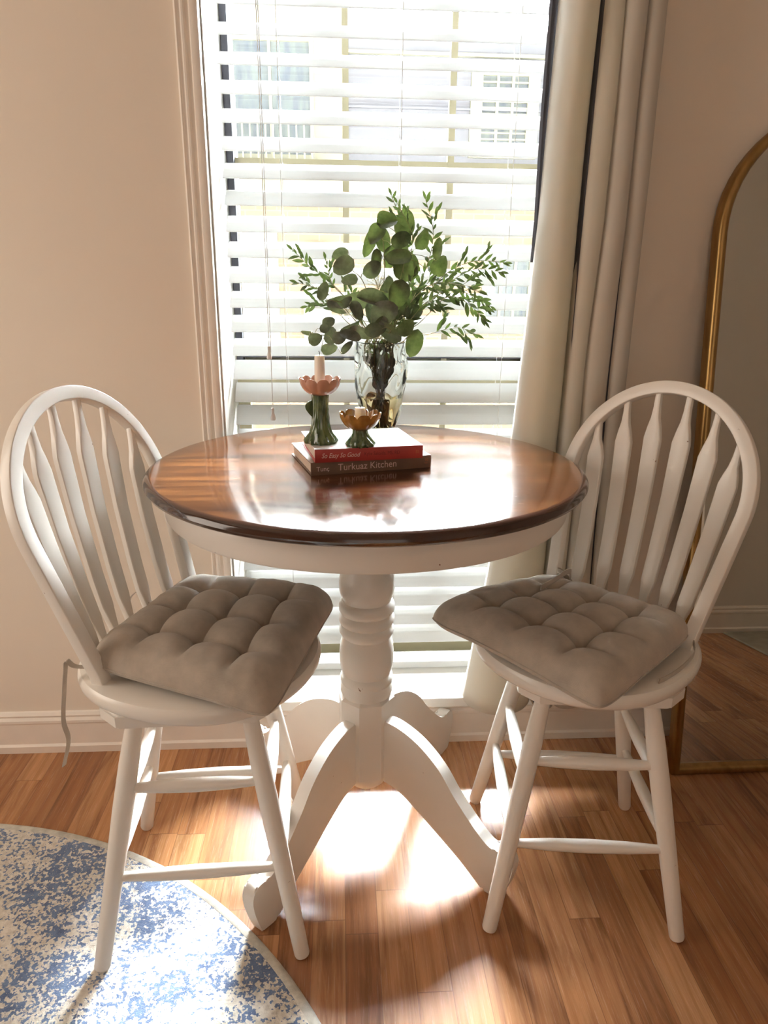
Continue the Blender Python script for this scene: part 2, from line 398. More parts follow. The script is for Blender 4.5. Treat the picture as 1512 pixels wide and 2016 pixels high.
def rod(bm, a, b, prof, n=16):
    a, b = Vector(a), Vector(b)
    return tube(bm, [a.lerp(b, t) for t, r in prof], [r for t, r in prof], n)
def rrect(w, h, r, n=4):
    out = []
    for cx, cy_, a0 in ((w-r, h-r, 0), (-w+r, h-r, PI/2), (-w+r, -h+r, PI), (w-r, -h+r, 1.5*PI)):
        for k in range(n+1): a = a0 + k*PI/2/n; out.append((cx+r*math.cos(a), cy_+r*math.sin(a)))
    return out
def poly_prism(bm, outline, axis_o, ex, ez, ey, half):
    """closed 2D outline (a,b) in plane ex,ez; thickness +-half along ey, bevelled by separate step"""
    A = []; B = []
    for a, b in outline:
        p = Vector(axis_o) + Vector(ex)*a + Vector(ez)*b
        A.append(bm.verts.new(p - Vector(ey)*half)); B.append(bm.verts.new(p + Vector(ey)*half))
    n = len(A)
    bm.faces.new(A); bm.faces.new(list(reversed(B)))
    for k in range(n): bm.faces.new((A[k], B[k], B[(k+1) % n], A[(k+1) % n]))
    return bm

# ================================================================== THE SETTING
WY = 1.715           # inner face of the window wall
OX0, OX1, OZ0, OZ1 = -.285, .590, .155, 2.15
struct('floor', box(-2.3, 2.4, -2.6, 1.95, -.05, 0), M_FLOOR, 'oak strip laminate floor')
struct('ceiling', box(-2.4, 2.5, -2.7, 2.1, 2.5, 2.6), M_CEIL, 'pale ceiling')
for nm, a in (('wall_back_left', (-2.4, OX0, WY, 2.06, 0, 2.5)), ('wall_back_right', (OX1, 2.5, WY, 2.06, 0, 2.5)), ('wall_back_lower', (OX0, OX1, WY, 2.06, 0, OZ0-.03)), ('wall_back_upper', (OX0, OX1, WY, 2.06, OZ1, 2.5))):
    struct(nm, box(*a), M_WALL, 'warm beige window wall')
struct('wall_left', box(-2.4, -2.3, -2.7, WY, 0, 2.5), M_WALL, 'warm beige left wall')
struct('wall_right', box(2.4, 2.5, .2, WY, 0, 2.5), M_WALLW, 'pale right wall')
b = box(1.66, 2.4, .1, .2, 0, 2.5); add_box(b, 1.66, 1.76, -2.6, .1, 0, 2.5)
struct('wall_partition', b, M_WALLW, 'pale partition wall')
struct('wall_front', box(-2.4, 2.5, -2.7, -2.6, 0, 2.5), M_WALLW, 'pale wall behind the camera')
def baseboard(name, x0, x1, y, sgn, label):
    # moulded profile extruded along x; y = wall face, sgn=-1 room is towards -y
    prof = [(0, 0), (.016, 0), (.016, .020), (.011, .026), (.011, .088), (.013, .093), (.013, .100), (.008, .108), (.010, .114), (.005, .122), (0, .124)]
    bm = bmesh.new()
    A = [bm.verts.new((x0, y+sgn*d, z)) for d, z in prof]; B = [bm.verts.new((x1, y+sgn*d, z)) for d, z in prof]
    n = len(A); bm.faces.new(A); bm.faces.new(list(reversed(B)))
    for k in range(n): bm.faces.new((A[k], A[(k+1) % n], B[(k+1) % n], B[k]))
    return struct(name, bm, M_TRIM, label, smooth=False)
baseboard('baseboard_back', -2.3, 2.4, WY, -1, 'white moulded baseboard under the window')
baseboard('baseboard_partition', 1.66, 2.4, .2, 1, 'white baseboard on the partition')
# left window casing, fluted, runs down to the baseboard
def casing(name, x0, x1, label):
    s = 1 if x1 > x0 else -1
    prof = [(0, 0), (0, .010), (.004, .014), (.008, .010), (.012, .010), (.016, .016), (.020, .016), (.023, .011), (.030, .011), (.034, .019), (.042, .021), (.050, .018), (.052, .012), (.052, 0)]
    bm = bmesh.new()
    A = [bm.verts.new((x0+s*d, WY-y, .124)) for d, y in prof]; B = [bm.verts.new((x0+s*d, WY-y, OZ1+.06)) for d, y in prof]
    n = len(A); bm.faces.new(A); bm.faces.new(list(reversed(B)))
    for k in range(n): bm.faces.new((A[k], A[(k+1) % n], B[(k+1) % n], B[k]))
    return struct(name, bm, M_TRIM, label, smooth=True)
casing('trim_1', -.338, -.286, 'left window casing')
casing('trim_2', .643, .591, 'right window casing')
struct('trim_3', box(-.31, .615, 1.682, 2.0, OZ0-.03, OZ0, .004), M_SILL, 'white window sill')
b = box(OX0-.001, OX0+.003, WY, 1.95, OZ0, OZ1); add_box(b, OX1-.003, OX1+.001, WY, 1.95, OZ0, OZ1)
struct('trim_4', b, M_SILL, 'white window jamb lining')

# the window itself
win = bpy.data.objects.new('window_1', None); COL.objects.link(win); win['kind'] = 'structure'; win['label'] = 'cream framed double hung window'; win['category'] = 'window'
def wpart(name, bm, m): return obj(name, bm, m, win, smooth=False)
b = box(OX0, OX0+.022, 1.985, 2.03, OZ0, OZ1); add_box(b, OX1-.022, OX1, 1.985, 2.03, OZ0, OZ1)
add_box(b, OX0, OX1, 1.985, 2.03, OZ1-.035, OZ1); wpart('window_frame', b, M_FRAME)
b = box(OX0+.004, OX0+.021, 1.952, 1.985, 1.03, OZ1); add_box(b, OX1-.021, OX1-.004, 1.952, 1.985, 1.03, OZ1)
wpart('jamb_liner', b, M_LINER)
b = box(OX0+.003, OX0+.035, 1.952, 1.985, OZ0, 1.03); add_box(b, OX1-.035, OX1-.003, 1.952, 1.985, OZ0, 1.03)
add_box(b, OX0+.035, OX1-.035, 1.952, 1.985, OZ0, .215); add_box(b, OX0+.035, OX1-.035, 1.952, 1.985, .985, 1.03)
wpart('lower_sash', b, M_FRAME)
wpart('meeting_rail', box(OX0+.02, OX1-.02, 1.986, 2.02, 1.0, 1.055), M_FRAME)
wpart('sash_seal', box(OX0+.02, OX1-.02, 1.955, 1.99, 1.0565, 1.0615), M_LINER)
for x in (.016, .286):
    wpart('muntin', box(x-.008, x+.008, 1.975, 1.999, 1.03, OZ1-.03), M_FRAME)
    wpart('muntin', box(x-.008, x+.008, 1.958, 1.974, .21, .99), M_FRAME)
wpart('muntin', box(OX0+.02, OX1-.02, 1.976, 1.997, 1.532, 1.549), M_FRAME)
wpart('muntin', box(OX0+.035, OX1-.035, 1.959, 1.972, .585, .601), M_FRAME)
wpart('window_pane', box(OX0+.02, OX1-.02, 1.986, 1.988, 1.03, OZ1-.03), M_PANE)
wpart('window_pane', box(OX0+.035, OX1-.035, 1.965, 1.967, .21, .99), M_PANE)

# ================================================================== OUTDOORS
g = tag(obj('courtyard', box(-14, 14, 2.3, 26, -2.6, -2.5), M_XGROUND, smooth=False), 'pale paved ground outside between the two buildings', 'ground'); g['kind'] = 'structure'
bl = thing('apartment_building', 'pale neighbouring building with brick lower storey seen through the blind', 'building', (0, 8, -2.5))
def bp(name, x0, x1, y0, y1, z0, z1, m, par=None): return obj(name, box(x0, x1, y0-8, y1-8, z0+2.5, z1+2.5), m, par or bl, smooth=False)
bp('brick_wall', -7, 8, 8.02, 10.5, -2.5, 2.1, M_XBRICK)
bp('cornice_band', -7, 8, 7.93, 8.05, 2.10, 2.36, M_XCREAM)
bp('siding_wall', .08, 8, 8.1, 10.5, 2.36, 3.66, M_XSKY)
bp('cream_wall', -7, .08, 7.98, 10.5, 2.36, 4.7, M_XCREAM)
bp('siding_batten', .08, 8, 8.05, 8.1, 3.47, 3.50, M_XCREAM)
bp('siding_batten', .08, 8, 8.06, 8.1, 2.99, 3.01, M_XSKY)
def bwin(x0, x1, z0, z1, y, fr=.05, bars=1, rails=0):
    b = box(x0-fr, x1+fr, y-.05-8, y-8, z0-fr+2.5, z0+2.5); add_box(b, x0-fr, x1+fr, y-.05-8, y-8, z1+2.5, z1+fr+2.5)
    add_box(b, x0-fr, x0, y-.05-8, y-8, z0+2.5, z1+2.5); add_box(b, x1, x1+fr, y-.05-8, y-8, z0+2.5, z1+2.5)
    for k in range(bars): x = x0+(x1-x0)*(k+1)/(bars+1); add_box(b, x-.015, x+.015, y-.045-8, y-8, z0+2.5, z1+2.5)
    for k in range(rails): z = z0+(z1-z0)*(k+1)/(rails+1); add_box(b, x0, x1, y-.04-8, y-8, z-.008+2.5, z+.008+2.5)
    w = obj('window', b, M_XCREAM, bl, smooth=False)
    bp('pane', x0, x1, y-.012, y-.002, z0, z1, M_XGLASS, w)
bwin(-1.07, -.29, 2.52, 3.52, 7.98, .04, 1, 0)
bwin(-3.2, -2.0, 2.52, 3.52, 7.98, .04, 1, 0)
bwin(1.47, 1.94, 2.67, 3.31, 8.10, .12, 2, 10)
bwin(3.6, 4.1, 2.67, 3.31, 8.10, .12, 2, 10)
bwin(1.60, 2.06, .95, 1.56, 8.02, .05, 2, 0)
bwin(-1.06, -.72, .60, 1.80, 8.02, .06, 0, 1)
bwin(-.35, -.15, .60, 1.62, 8.02, .05, 0, 1)
bwin(.5, .9, .2, .9, 8.02, .05, 1, 0)
b = bmesh.new()
for k in range(12): add_box(b, -1.10+.075*k, -1.085+.075*k, -.32, -.30, 2.5+2.44, 2.5+2.80)
add_box(b, -1.12, -.25, -.33, -.29, 2.5+2.80, 2.5+2.83); add_box(b, -1.12, -.25, -.33, -.29, 2.5+2.42, 2.5+2.44); add_box(b, -1.3, -.1, -.35, -.02, 2.5+2.36, 2.5+2.42)
obj('balcony_railing', b, M_XCREAM, bl, smooth=False)

# ================================================================== BLIND
SP = .0592; CXB = (-.277+.575)/2; HW = (.575+.277)/2
blind = thing('window_blind', 'white horizontal slat blind hanging half open in the window', 'blind', (CXB, 1.875, 2.15))
obj('head_rail', box(-HW, HW, -.03, .03, -.052, -.002, .002), M_SLAT, blind, smooth=False)
def slat_bm(tilt, front_z, w=.063, yf=-.025):
    bm = bmesh.new(); n = 14; th = .0013; ct, st = math.cos(tilt), math.sin(tilt)
    top = []; bot = []
    for k in range(n+1):
        s = k/n; crown = .0032*(1-(2*s-1)**2); gro = -.0005 if (k in (3, 5, 9, 11)) else 0
        for lst, off in ((top, th+gro), (bot, -th)):
            a = s*w; h = crown+off
            lst.append((yf + a*ct - h*st, front_z + a*st + h*ct))
    ring = top + bot[::-1]
    A = [bm.verts.new((-HW, y, z)) for y, z in ring]; B = [bm.verts.new((HW, y, z)) for y, z in ring]
    m = len(ring)
    for k in range(m): bm.faces.new((A[k], A[(k+1) % m], B[(k+1) % m], B[k]))
    bm.faces.new(A); bm.faces.new(list(reversed(B)))
    return bm
z = 1.84 + 4*SP; i = -4
rs = random.Random(3)
while z > .235:
    tl = math.radians(45 if 14 <= i < 17 else 37.5) + rs.uniform(-.012, .012)
    obj('slat', slat_bm(tl, z-2.15 + (0 if i < 14 else -.001)), M_SLAT, blind)
    z -= SP; i += 1
obj('bottom_rail', box(-HW, HW, -.032, .03, .158-2.15, .180-2.15, .004), M_SLAT, blind)
for x in (-.140, .147, .420):
    bm = bmesh.new()
    tube(bm, [(x-CXB, -.029, -.05), (x-CXB, -.029, -1.97)], .0008, 6); tube(bm, [(x-CXB, .032, -.05), (x-CXB, .032, -1.97)], .0008, 6)
    zz = -.31
    for k in range(29): tube(bm, [(x-CXB+.002, -.029, zz-.002), (x-CXB+.002, .032, zz+.044)], .0004, 5); zz -= SP
    obj('ladder_cord', bm, M_CORD, blind)
for x, zt in ((-.1785, 1.098), (-.1745, .944)):
    obj('pull_cord', tube(bmesh.new(), [(x-CXB, -.05, -.05), (x-CXB, -.075, -.06), (x-CXB, -.078, zt-2.15-.005)], .0009, 6), M_CORD, blind)
    prof = [(.0, .0), (.0035, 0), (.0038, -.004), (.0035, -.012), (.0060, -.022), (.0066, -.027), (.0055, -.031), (.0, -.032)]
    bm = lathe(bmesh.new(), [(r, zt-2.15+q) for r, q in prof], 20, (x-CXB, -.078)); obj('tassel', bm, M_TASSEL, blind)

# ================================================================== CURTAIN
def lerp_tab(tab, z):
    tab = sorted(tab)
    if z <= tab[0][0]: return tab[0][1]
    for (a, va), (b_, vb) in zip(tab, tab[1:]):
        if z <= b_: return va + (vb-va)*(z-a)/(b_-a)
    return tab[-1][1]
XL = [(.15, .332), (.35, .358), (.52, .382), (.90, .424), (1.39, .452), (1.53, .455), (1.81, .462), (2.25, .47)]
C1 = [(.15, .52), (.60, .53), (1.02, .536), (1.38, .536), (1.81, .540), (2.25, .55)]
C2 = [(.15, .575), (1.07, .571), (1.37, .583), (1.81, .584), (2.25, .60)]
C3 = [(.15, .65), (1.03, .633), (1.39, .633), (1.81, .631), (2.25, .65)]
XR = [(.15, .70), (1.03, .678), (1.82, .674), (2.25, .674)]
curt = thing('curtain', 'long beige curtain drawn to the right of the window', 'curtain', (.56, 1.66, 2.26))
def curtain_bm():
    bm = bmesh.new(); rows = []; NZ = 60
    for j in range(NZ+1):
        zz = .15 + (2.25-.15)*j/NZ
        X = [lerp_tab(t, zz) for t in (XL, C1, C2, C3, XR)]
        amp = [.078+.012*math.sin(zz*3+1), .062, .066, .070]
        row = []
        ybase = [1.700, 1.690, 1.688, 1.690, 1.705]
        for s in range(4):
            x0, x1 = X[s], X[s+1]; K = 20 if s == 0 else 16
            for k in range(K if s < 3 else K+1):
                t = .5-.5*math.cos(PI*k/K)
                # fold: leaves the crease, swells forward and tucks back under the next one
                bulge = max(0, math.sin(PI*t))**.42 if s else max(0, math.sin(PI*min(1, t**.8)))**.6
                x = x0 + (x1-x0)*t - (.008 if s else .005)*math.sin(2*PI*t)*(1 if (s or t > .5) else .2)
                y = ybase[s]*(1-t)+ybase[s+1]*t - amp[s]*bulge
                wob = noise.noise(Vector((x*9, zz*3.1, s)))*.008 + noise.noise(Vector((x*25, zz*9, 4)))*.0022
                row.append(bm.verts.new((x-.56, y+wob*min(1, 4*t*(1-t)+.3)-1.66, zz-2.26)))
        rows.append(row)
    for A, B in zip(rows, rows[1:]):
        for k in range(len(A)-1): bm.faces.new((A[k], A[k+1], B[k+1], B[k]))
    return bm
o = obj('fabric_panel', curtain_bm(), M_CURT, curt, angle=80)
md = o.modifiers.new('thick', 'SOLIDIFY'); md.thickness = .0018; md.offset = 0
# charcoal lining strip showing past the leading edge
bm = bmesh.new(); rows = []
for j in range(41):
    zz = 1.30 + (2.25-1.30)*j/40
    xl = lerp_tab(XL, zz); w = lerp_tab([(1.30, .0), (1.6, .010), (2.25, .018)], zz)
    rows.append([bm.verts.new((x-.56, y-1.66, zz-2.26)) for x, y in ((xl+.02, 1.716), (xl-w*.3, 1.720), (xl-w-.004, 1.712), (xl-w, 1.703), (xl+.004, 1.7035))])
for A, B in zip(rows, rows[1:]):
    for k in range(4): bm.faces.new((A[k], A[k+1], B[k+1], B[k]))
o = obj('lining', bm, M_LINING, curt); o['label'] = 'charcoal lining edge'
md = o.modifiers.new('thick', 'SOLIDIFY'); md.thickness = .0012
# hem stitching
pts = []
for k in range(0):
    t = k/23; x = lerp_tab(XL, .235)+(.52-lerp_tab(XL, .235))*t; y = 1.70*(1-t)+1.672*t - .07*math.sin(PI*min(1, t**.75))**.85 - .004
# charcoal lining strips added to darken the creases, fold shade put into their colour
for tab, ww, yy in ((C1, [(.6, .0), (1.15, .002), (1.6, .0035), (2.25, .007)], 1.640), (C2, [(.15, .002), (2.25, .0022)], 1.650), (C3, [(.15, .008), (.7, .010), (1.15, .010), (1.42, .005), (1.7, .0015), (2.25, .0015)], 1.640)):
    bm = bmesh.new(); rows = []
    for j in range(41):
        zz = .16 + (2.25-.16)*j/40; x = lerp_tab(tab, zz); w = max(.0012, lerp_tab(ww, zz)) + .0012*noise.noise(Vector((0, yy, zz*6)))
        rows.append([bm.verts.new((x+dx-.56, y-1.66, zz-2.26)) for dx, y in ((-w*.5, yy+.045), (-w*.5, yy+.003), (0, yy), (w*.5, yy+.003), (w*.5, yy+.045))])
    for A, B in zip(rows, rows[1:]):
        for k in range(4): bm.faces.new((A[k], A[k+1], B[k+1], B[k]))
    o = obj('lining', bm, M_LINING, curt); o['label'] = 'charcoal lining strip added as dark fold shade in a crease'
rodo = thing('curtain_rod', 'thin metal curtain rod above the window', 'curtain rod', (.3, 1.62, 2.28))
obj('pole', tube(bmesh.new(), [(-.9, 0, 0), (.75, 0, 0)], .01, 14), M_BRASS, rodo)
for x in (-.85, .70): obj('bracket', box(x-.01, x+.01, -.01, .096, -.012, .012, .002), M_BRASS, rodo)

# ================================================================== LEANING MIRROR
mir = thing('floor_mirror', 'tall arched mirror with thin gold frame leaning on the wall', 'mirror', (.878+.28, 1.538, 0.0))
mir.rotation_euler = (-math.atan(.175/1.66), -.010, 0)
MW, MZ0 = .28, 1.376
def arch(inset, n=28):
    r = MW-inset; pts = [(-r, inset), (-r, MZ0*.5)]
    pts += [(-r*math.cos(PI*k/n), MZ0 + r*math.sin(PI*k/n)) for k in range(n+1)]
    pts += [(r, MZ0*.5), (r, inset)]
    return pts
# frame: swept D section, mitred corners at the foot
def frame_bm():
    bm = bmesh.new()
    sec = [(.0, .018), (.0, -.008), (.004, -.014), (.011, -.0175), (.018, -.015), (.0225, -.009), (.024, .0), (.026, .004), (.026, .018)]
    loops = [[(x, z, y) for x, z in arch(i_)] for i_, y in sec]
    L = [[bm.verts.new((x, y, z)) for x, z, y in lp] for lp in loops]
    m = len(L); n = len(L[0])
    for a in range(m):
        A, B = L[a], L[(a+1) % m]
        for k in range(n): bm.faces.new((A[k], A[(k+1) % n], B[(k+1) % n], B[k]))
    return bm
obj('mirror_frame', frame_bm(), M_BRASS, mir, angle=50)
bm = bmesh.new(); poly_prism(bm, arch(.0255), (0, .006, 0), (1,0,0), (0,0,1), (0,1,0), .002); obj('mirror_glass', bm, M_MIRROR, mir, smooth=False)
bm = bmesh.new(); poly_prism(bm, arch(.02), (0, .013, 0), (1,0,0), (0,0,1), (0,1,0), .004); obj('backing_board', bm, M_BACKING, mir, smooth=False)

# ================================================================== RUGS
rug = thing('round_rug', 'round rug with mottled blue pattern on cream under left stool', 'rug', (-.966, .3675, 0))
bm = lathe(bmesh.new(), [(0, .0078), (.6, .008), (1.048, .008), (1.054, .0065)], 160, close=False)
o = obj('pile', bm, M_RUG, rug)
bm = lathe(bmesh.new(), [(1.048, .0005), (1.048, .0085), (1.054, .0100), (1.062, .0085), (1.067, .004), (1.067, .0005)], 160, close=False)
obj('binding', bm, M_RUGE, rug)
tag(obj('runner_rug', box(1.76, 2.36, .225, 1.30, .0005, .009, .003), M_GREY, smooth=False), 'grey green runner rug reflected in the mirror', 'rug')

# ================================================================== TABLE
TX, TY, TR = .052, 1.391, .437
tab = thing('pedestal_table', 'round pub table with dark stained top on a white pedestal', 'table', (TX, TY, 0))
bm = lathe(bmesh.new(), [(0, .874), (.395, .874), (.414, .8745), (.428, .876), (.434, .880), (.437, .886), (.436, .8915), (.432, .8965), (.427, .8990), (.422, .9000), (.30, .9000), (0, .9000)], 160)
obj('tabletop', bm, M_WOOD, tab)
bm = lathe(bmesh.new(), [(.385, .8735), (.400, .8735), (.402, .870), (.402, .826), (.399, .821), (.394, .820), (.385, .821)], 128, close=False)
bmesh.ops.contextual_create  # keep explicit
bm.verts.ensure_lookup_table()
obj('apron', bm, M_WHITE, tab)
obj('top_cleat', box(-.34, .34, -.05, .05, .835, .8735, .004), M_WHITE, tab)
colp = [(0, .835), (.075, .835), (.075, .81), (.046, .80), (.046, .70), (.050, .665), (.058, .655), (.0605, .640), (.0600, .622), (.0565, .606), (.0535, .601), (.0535, .597), (.058, .593), (.0610, .585), (.0605, .574), (.057, .568), (.0545, .566), (.057, .563), (.0610, .556), (.0610, .548), (.057, .541), (.0545, .539), (.057, .536), (.0600, .530), (.0600, .522), (.056, .514), (.0530, .511), (.0545, .505),
        (.0585, .492), (.0605, .470), (.0600, .447), (.0570, .430), (.0535, .424), (.0530, .420), (.0570, .416), (.0595, .409), (.0590, .401), (.0555, .396), (.0565, .392), (.0590, .385), (.0585, .375), (.055, .366), (.052, .362), (.052, .34)]
obj('turned_column', lathe(bmesh.new(), colp, 64), M_WHITE, tab)
# octagonal hub the legs are screwed to, with the turned ball below
bm = bmesh.new(); ra = .060/math.cos(PI/8)
oc = lambda r, z_: [(TXr, z_) for TXr in (r,)]
bm = lathe(bm, [(0, .375), (.046, .375), (ra, .362), (ra, .168), (.055, .164), (0, .164)], 8)
bmesh.ops.rotate(bm, verts=bm.verts, cent=(0,0,0), matrix=Matrix.Rotation(-.674+PI/8, 3, 'Z'))
obj('hub_block', bm, M_WHITE, tab, smooth=False)
obj('turned_finial', lathe(bmesh.new(), [(.050, .166), (.0515, .160), (.0505, .150), (.046, .138), (.038, .130), (.025, .125), (0, .1235)], 48), M_WHITE, tab)
top = [(.056, .318), (.095, .316), (.150, .296), (.204, .255), (.244, .205), (.290, .156), (.322, .128), (.343, .119), (.362, .1225), (.379, .118), (.388, .098), (.386, .070), (.377, .035), (.366, .002)]
bot = [(.338, .0015), (.322, .004), (.300, .022), (.262, .052), (.215, .083), (.160, .119), (.110, .148), (.085, .156), (.056, .160)]
def leg_bm(ang):
    P = [(p.x, p.y) for p in catmull([(a, b_, 0) for a, b_ in top], 5)] + [(p.x, p.y) for p in catmull([(a, b_, 0) for a, b_ in bot], 5)]
    bm = bmesh.new()
    poly_prism(bm, P, (0,0,0), (math.cos(ang), math.sin(ang), 0), (0,0,1), (-math.sin(ang), math.cos(ang), 0), .0150)
    es = [e for e in bm.edges if len(e.link_faces) == 2 and any(len(f.verts) > 4 for f in e.link_faces)]
    bmesh.ops.bevel(bm, geom=es, offset=.0035, segments=2, affect='EDGES')
    return bm
for k in range(4): obj('leg', leg_bm(-.674+k*PI/2), M_WHITE, tab, angle=45)

# ================================================================== COUNTER STOOLS
Z0 = .578
def bow_curve(w0, w1, S, k, n=60):
    h = k*w1; cz = S-h; A = w0/w1; B = -cz/h; Rm = math.hypot(A, B); ph = math.atan2(B, A); t0 = ph+math.acos(min(1, 1/Rm)); out = []
    e0 = (w1*math.cos(t0), cz+h*math.sin(t0))
    for q in range(18): out.append((w0+(e0[0]-w0)*q/18, e0[1]*q/18))
    for q in range(n+1): t = t0+(PI-2*t0)*q/n; out.append((w1*math.cos(t), cz+h*math.sin(t)))
    for q in range(1, 19): out.append((-e0[0]+(e0[0]-w0)*q/18, e0[1]*(1-q/18)))
    return out
BETA, BU = .30, -.095
def bow3(x, s, off=0.0):   # bow plane -> seat space (u forward, v left, z)
    return Vector((BU - s*math.sin(BETA) + off*math.cos(BETA), x, Z0 + s*math.cos(BETA) + off*math.sin(BETA)))
def make_stool(label, loc, rz, seat_rz, group):
    t = thing('counter_stool', label, 'stool', loc, rz, group)
    def sp(name, bm, m=M_WHITE, **k):
        o = obj(name, bm, m, t, **k); o.rotation_euler = (0, 0, seat_rz-rz); return o
    # seat
    bm = bmesh.new(); n = 96; rings = []
    for (sc_, z) in [(0, Z0-.006), (.5, Z0-.005), (.80, Z0-.001), (.93, Z0), (.975, Z0-.002), (.995, Z0-.008), (1.0, Z0-.016), (.99, Z0-.026), (.96, Z0-.033), (.90, Z0-.036), (0, Z0-.036)]:
        if sc_ == 0: rings.append([bm.verts.new((.012, 0, z))]); continue
        ring = []
        for k in range(n):
            a = 2*PI*k/n; ru, rv = .222, .208
            p = 2.25; c_, s_ = math.cos(a), math.sin(a)
            x = ru*math.copysign(abs(c_)**(2/p), c_); y = rv*math.copysign(abs(s_)**(2/p), s_)
            ring.append(bm.verts.new((.012+x*sc_, y*sc_, z)))
        rings.append(ring)
    for A, B in zip(rings, rings[1:]):
        for k in range(n):
            vs = []
            for v in (A[k % len(A)], A[(k+1) % len(A)], B[(k+1) % len(B)], B[k % len(B)]):
                if v not in vs: vs.append(v)
            if len(vs) > 2: bm.faces.new(vs)
    sp('seat', bm)
    # bow
    cur = bow_curve(.157, .1935, .495, 1.055)
    pts = [bow3(x, s) for x, s in cur]; pts[0].z -= .012; pts[-1].z -= .012
    nrm = Vector((math.cos(BETA), 0, math.sin(BETA)))
    bm = tube(bmesh.new(), pts, (.0130, .0115), section=rrect(1, 1, .22, 3), up=nrm)
    sp('back_bow', bm, angle=25)
    # arrow spindles
    inner = bow_curve(.150, .186, .488, 1.055)
    for tx, bx in zip((-.152, -.097, -.033, .033, .097, .152), (-.117, -.070, -.0235, .0235, .070, .117)):
        s_top = max(s for (x0, s), (x1, s1) in zip(inner, inner[1:]) if (x0-tx)*(x1-tx) <= 0 and s > .2)
        T = bow3(tx, s_top+.002); B = Vector((.012-.19*math.sqrt(1-(bx/.19)**2)+.018, bx, Z0-.006))
        prof = [(0, .0065, .0065), (.08, .0080, .007), (.13, .0115, .007), (.17, .0150, .0068), (.30, .0155, .0068), (.55, .0162, .0068), (.76, .0178, .0068), (.79, .0180, .0068), (.84, .0135, .0068), (.88, .0088, .0066), (.93, .0064, .0062), (1, .0058, .0058)]
        P = [B.lerp(T, a) + Vector((-.012*math.sin(PI*a), 0, 0)) for a, _, _ in prof]
        bm = tube(bmesh.new(), P, [(w, th) for _, w, th in prof], section=[(x*1.0, y) for x, y in rrect(1, 1, .30, 2)], up=nrm)
        sp('arrow_spindle', bm, angle=28)
    # swivel
    obj('swivel_plate', lathe(bmesh.new(), [(0, .543), (.085, .543), (.085, .533), (0, .533)], 40), M_BACKING, t)
    bm = bmesh.new(); s = .155; ch = .035
    ol = [(s-ch, -s), (s, -s+ch), (s, s-ch), (s-ch, s), (-s+ch, s), (-s, s-ch), (-s, -s+ch), (-s+ch, -s)]
    A = [bm.verts.new((x, y, .505)) for x, y in ol]; B = [bm.verts.new((x, y, .537)) for x, y in ol]
    bm.faces.new(A); bm.faces.new(B)
    for k in range(8): bm.faces.new((A[k], A[(k+1) % 8], B[(k+1) % 8], B[k]))
    bmesh.ops.bevel(bm, geom=[e for e in bm.edges if abs(e.verts[0].co.z-e.verts[1].co.z) < .001], offset=.006, segments=3, affect='EDGES')
    obj('swivel_block', bm, M_WHITE, t, angle=40)
    def hw(z): return .188 - (.188-.100)*z/.505
    for sx, sy in ((-1,-1), (1,-1), (1,1), (-1,1)):
        a = Vector((sx*hw(0), sy*hw(0), .001)); c = Vector((sx*hw(.515), sy*hw(.515), .515))
        zf = a.z + (.009 if (label.startswith('left') or 'rug' in label) and (sx, sy) == (-1, -1) else 0)
        a.z = zf
        obj('leg', rod(bmesh.new(), a, c, [(0, .0100), (.004, .0135), (.012, .0148), (.3, .0168), (.62, .0188), (.80, .0180), (.93, .0150), (1, .0138)], 24), M_WHITE, t)
    def stretcher(p, q, z, z2=None):
        a = Vector((p[0]*hw(z), p[1]*hw(z), z)); c = Vector((q[0]*hw(z), q[1]*hw(z), z))
        obj('stretcher', rod(bmesh.new(), a, c, [(0, .0075), (.08, .0088), (.25, .0118), (.5, .0135), (.75, .0118), (.92, .0088), (1, .0075)], 20), M_WHITE, t)
    stretcher((-1,-1), (1,-1), .190); stretcher((-1,-1), (1,-1), .362); stretcher((-1,1), (1,1), .165)
    for sx in (-1, 1):
        stretcher((sx,-1), (sx,1), .205 if sx < 0 else .20); stretcher((sx,-1), (sx,1), .325)
    return t
LS = make_stool('white arrow-back counter stool on the left with one leg on the blue rug', (-.279, 1.2215, 0), .0396, -.345, 'white arrow-back counter stools')
RS = make_stool('white arrow-back counter stool on the right in front of the curtain', (.4975, 1.2474, 0), -.1058, 3.83, 'white arrow-back counter stools')

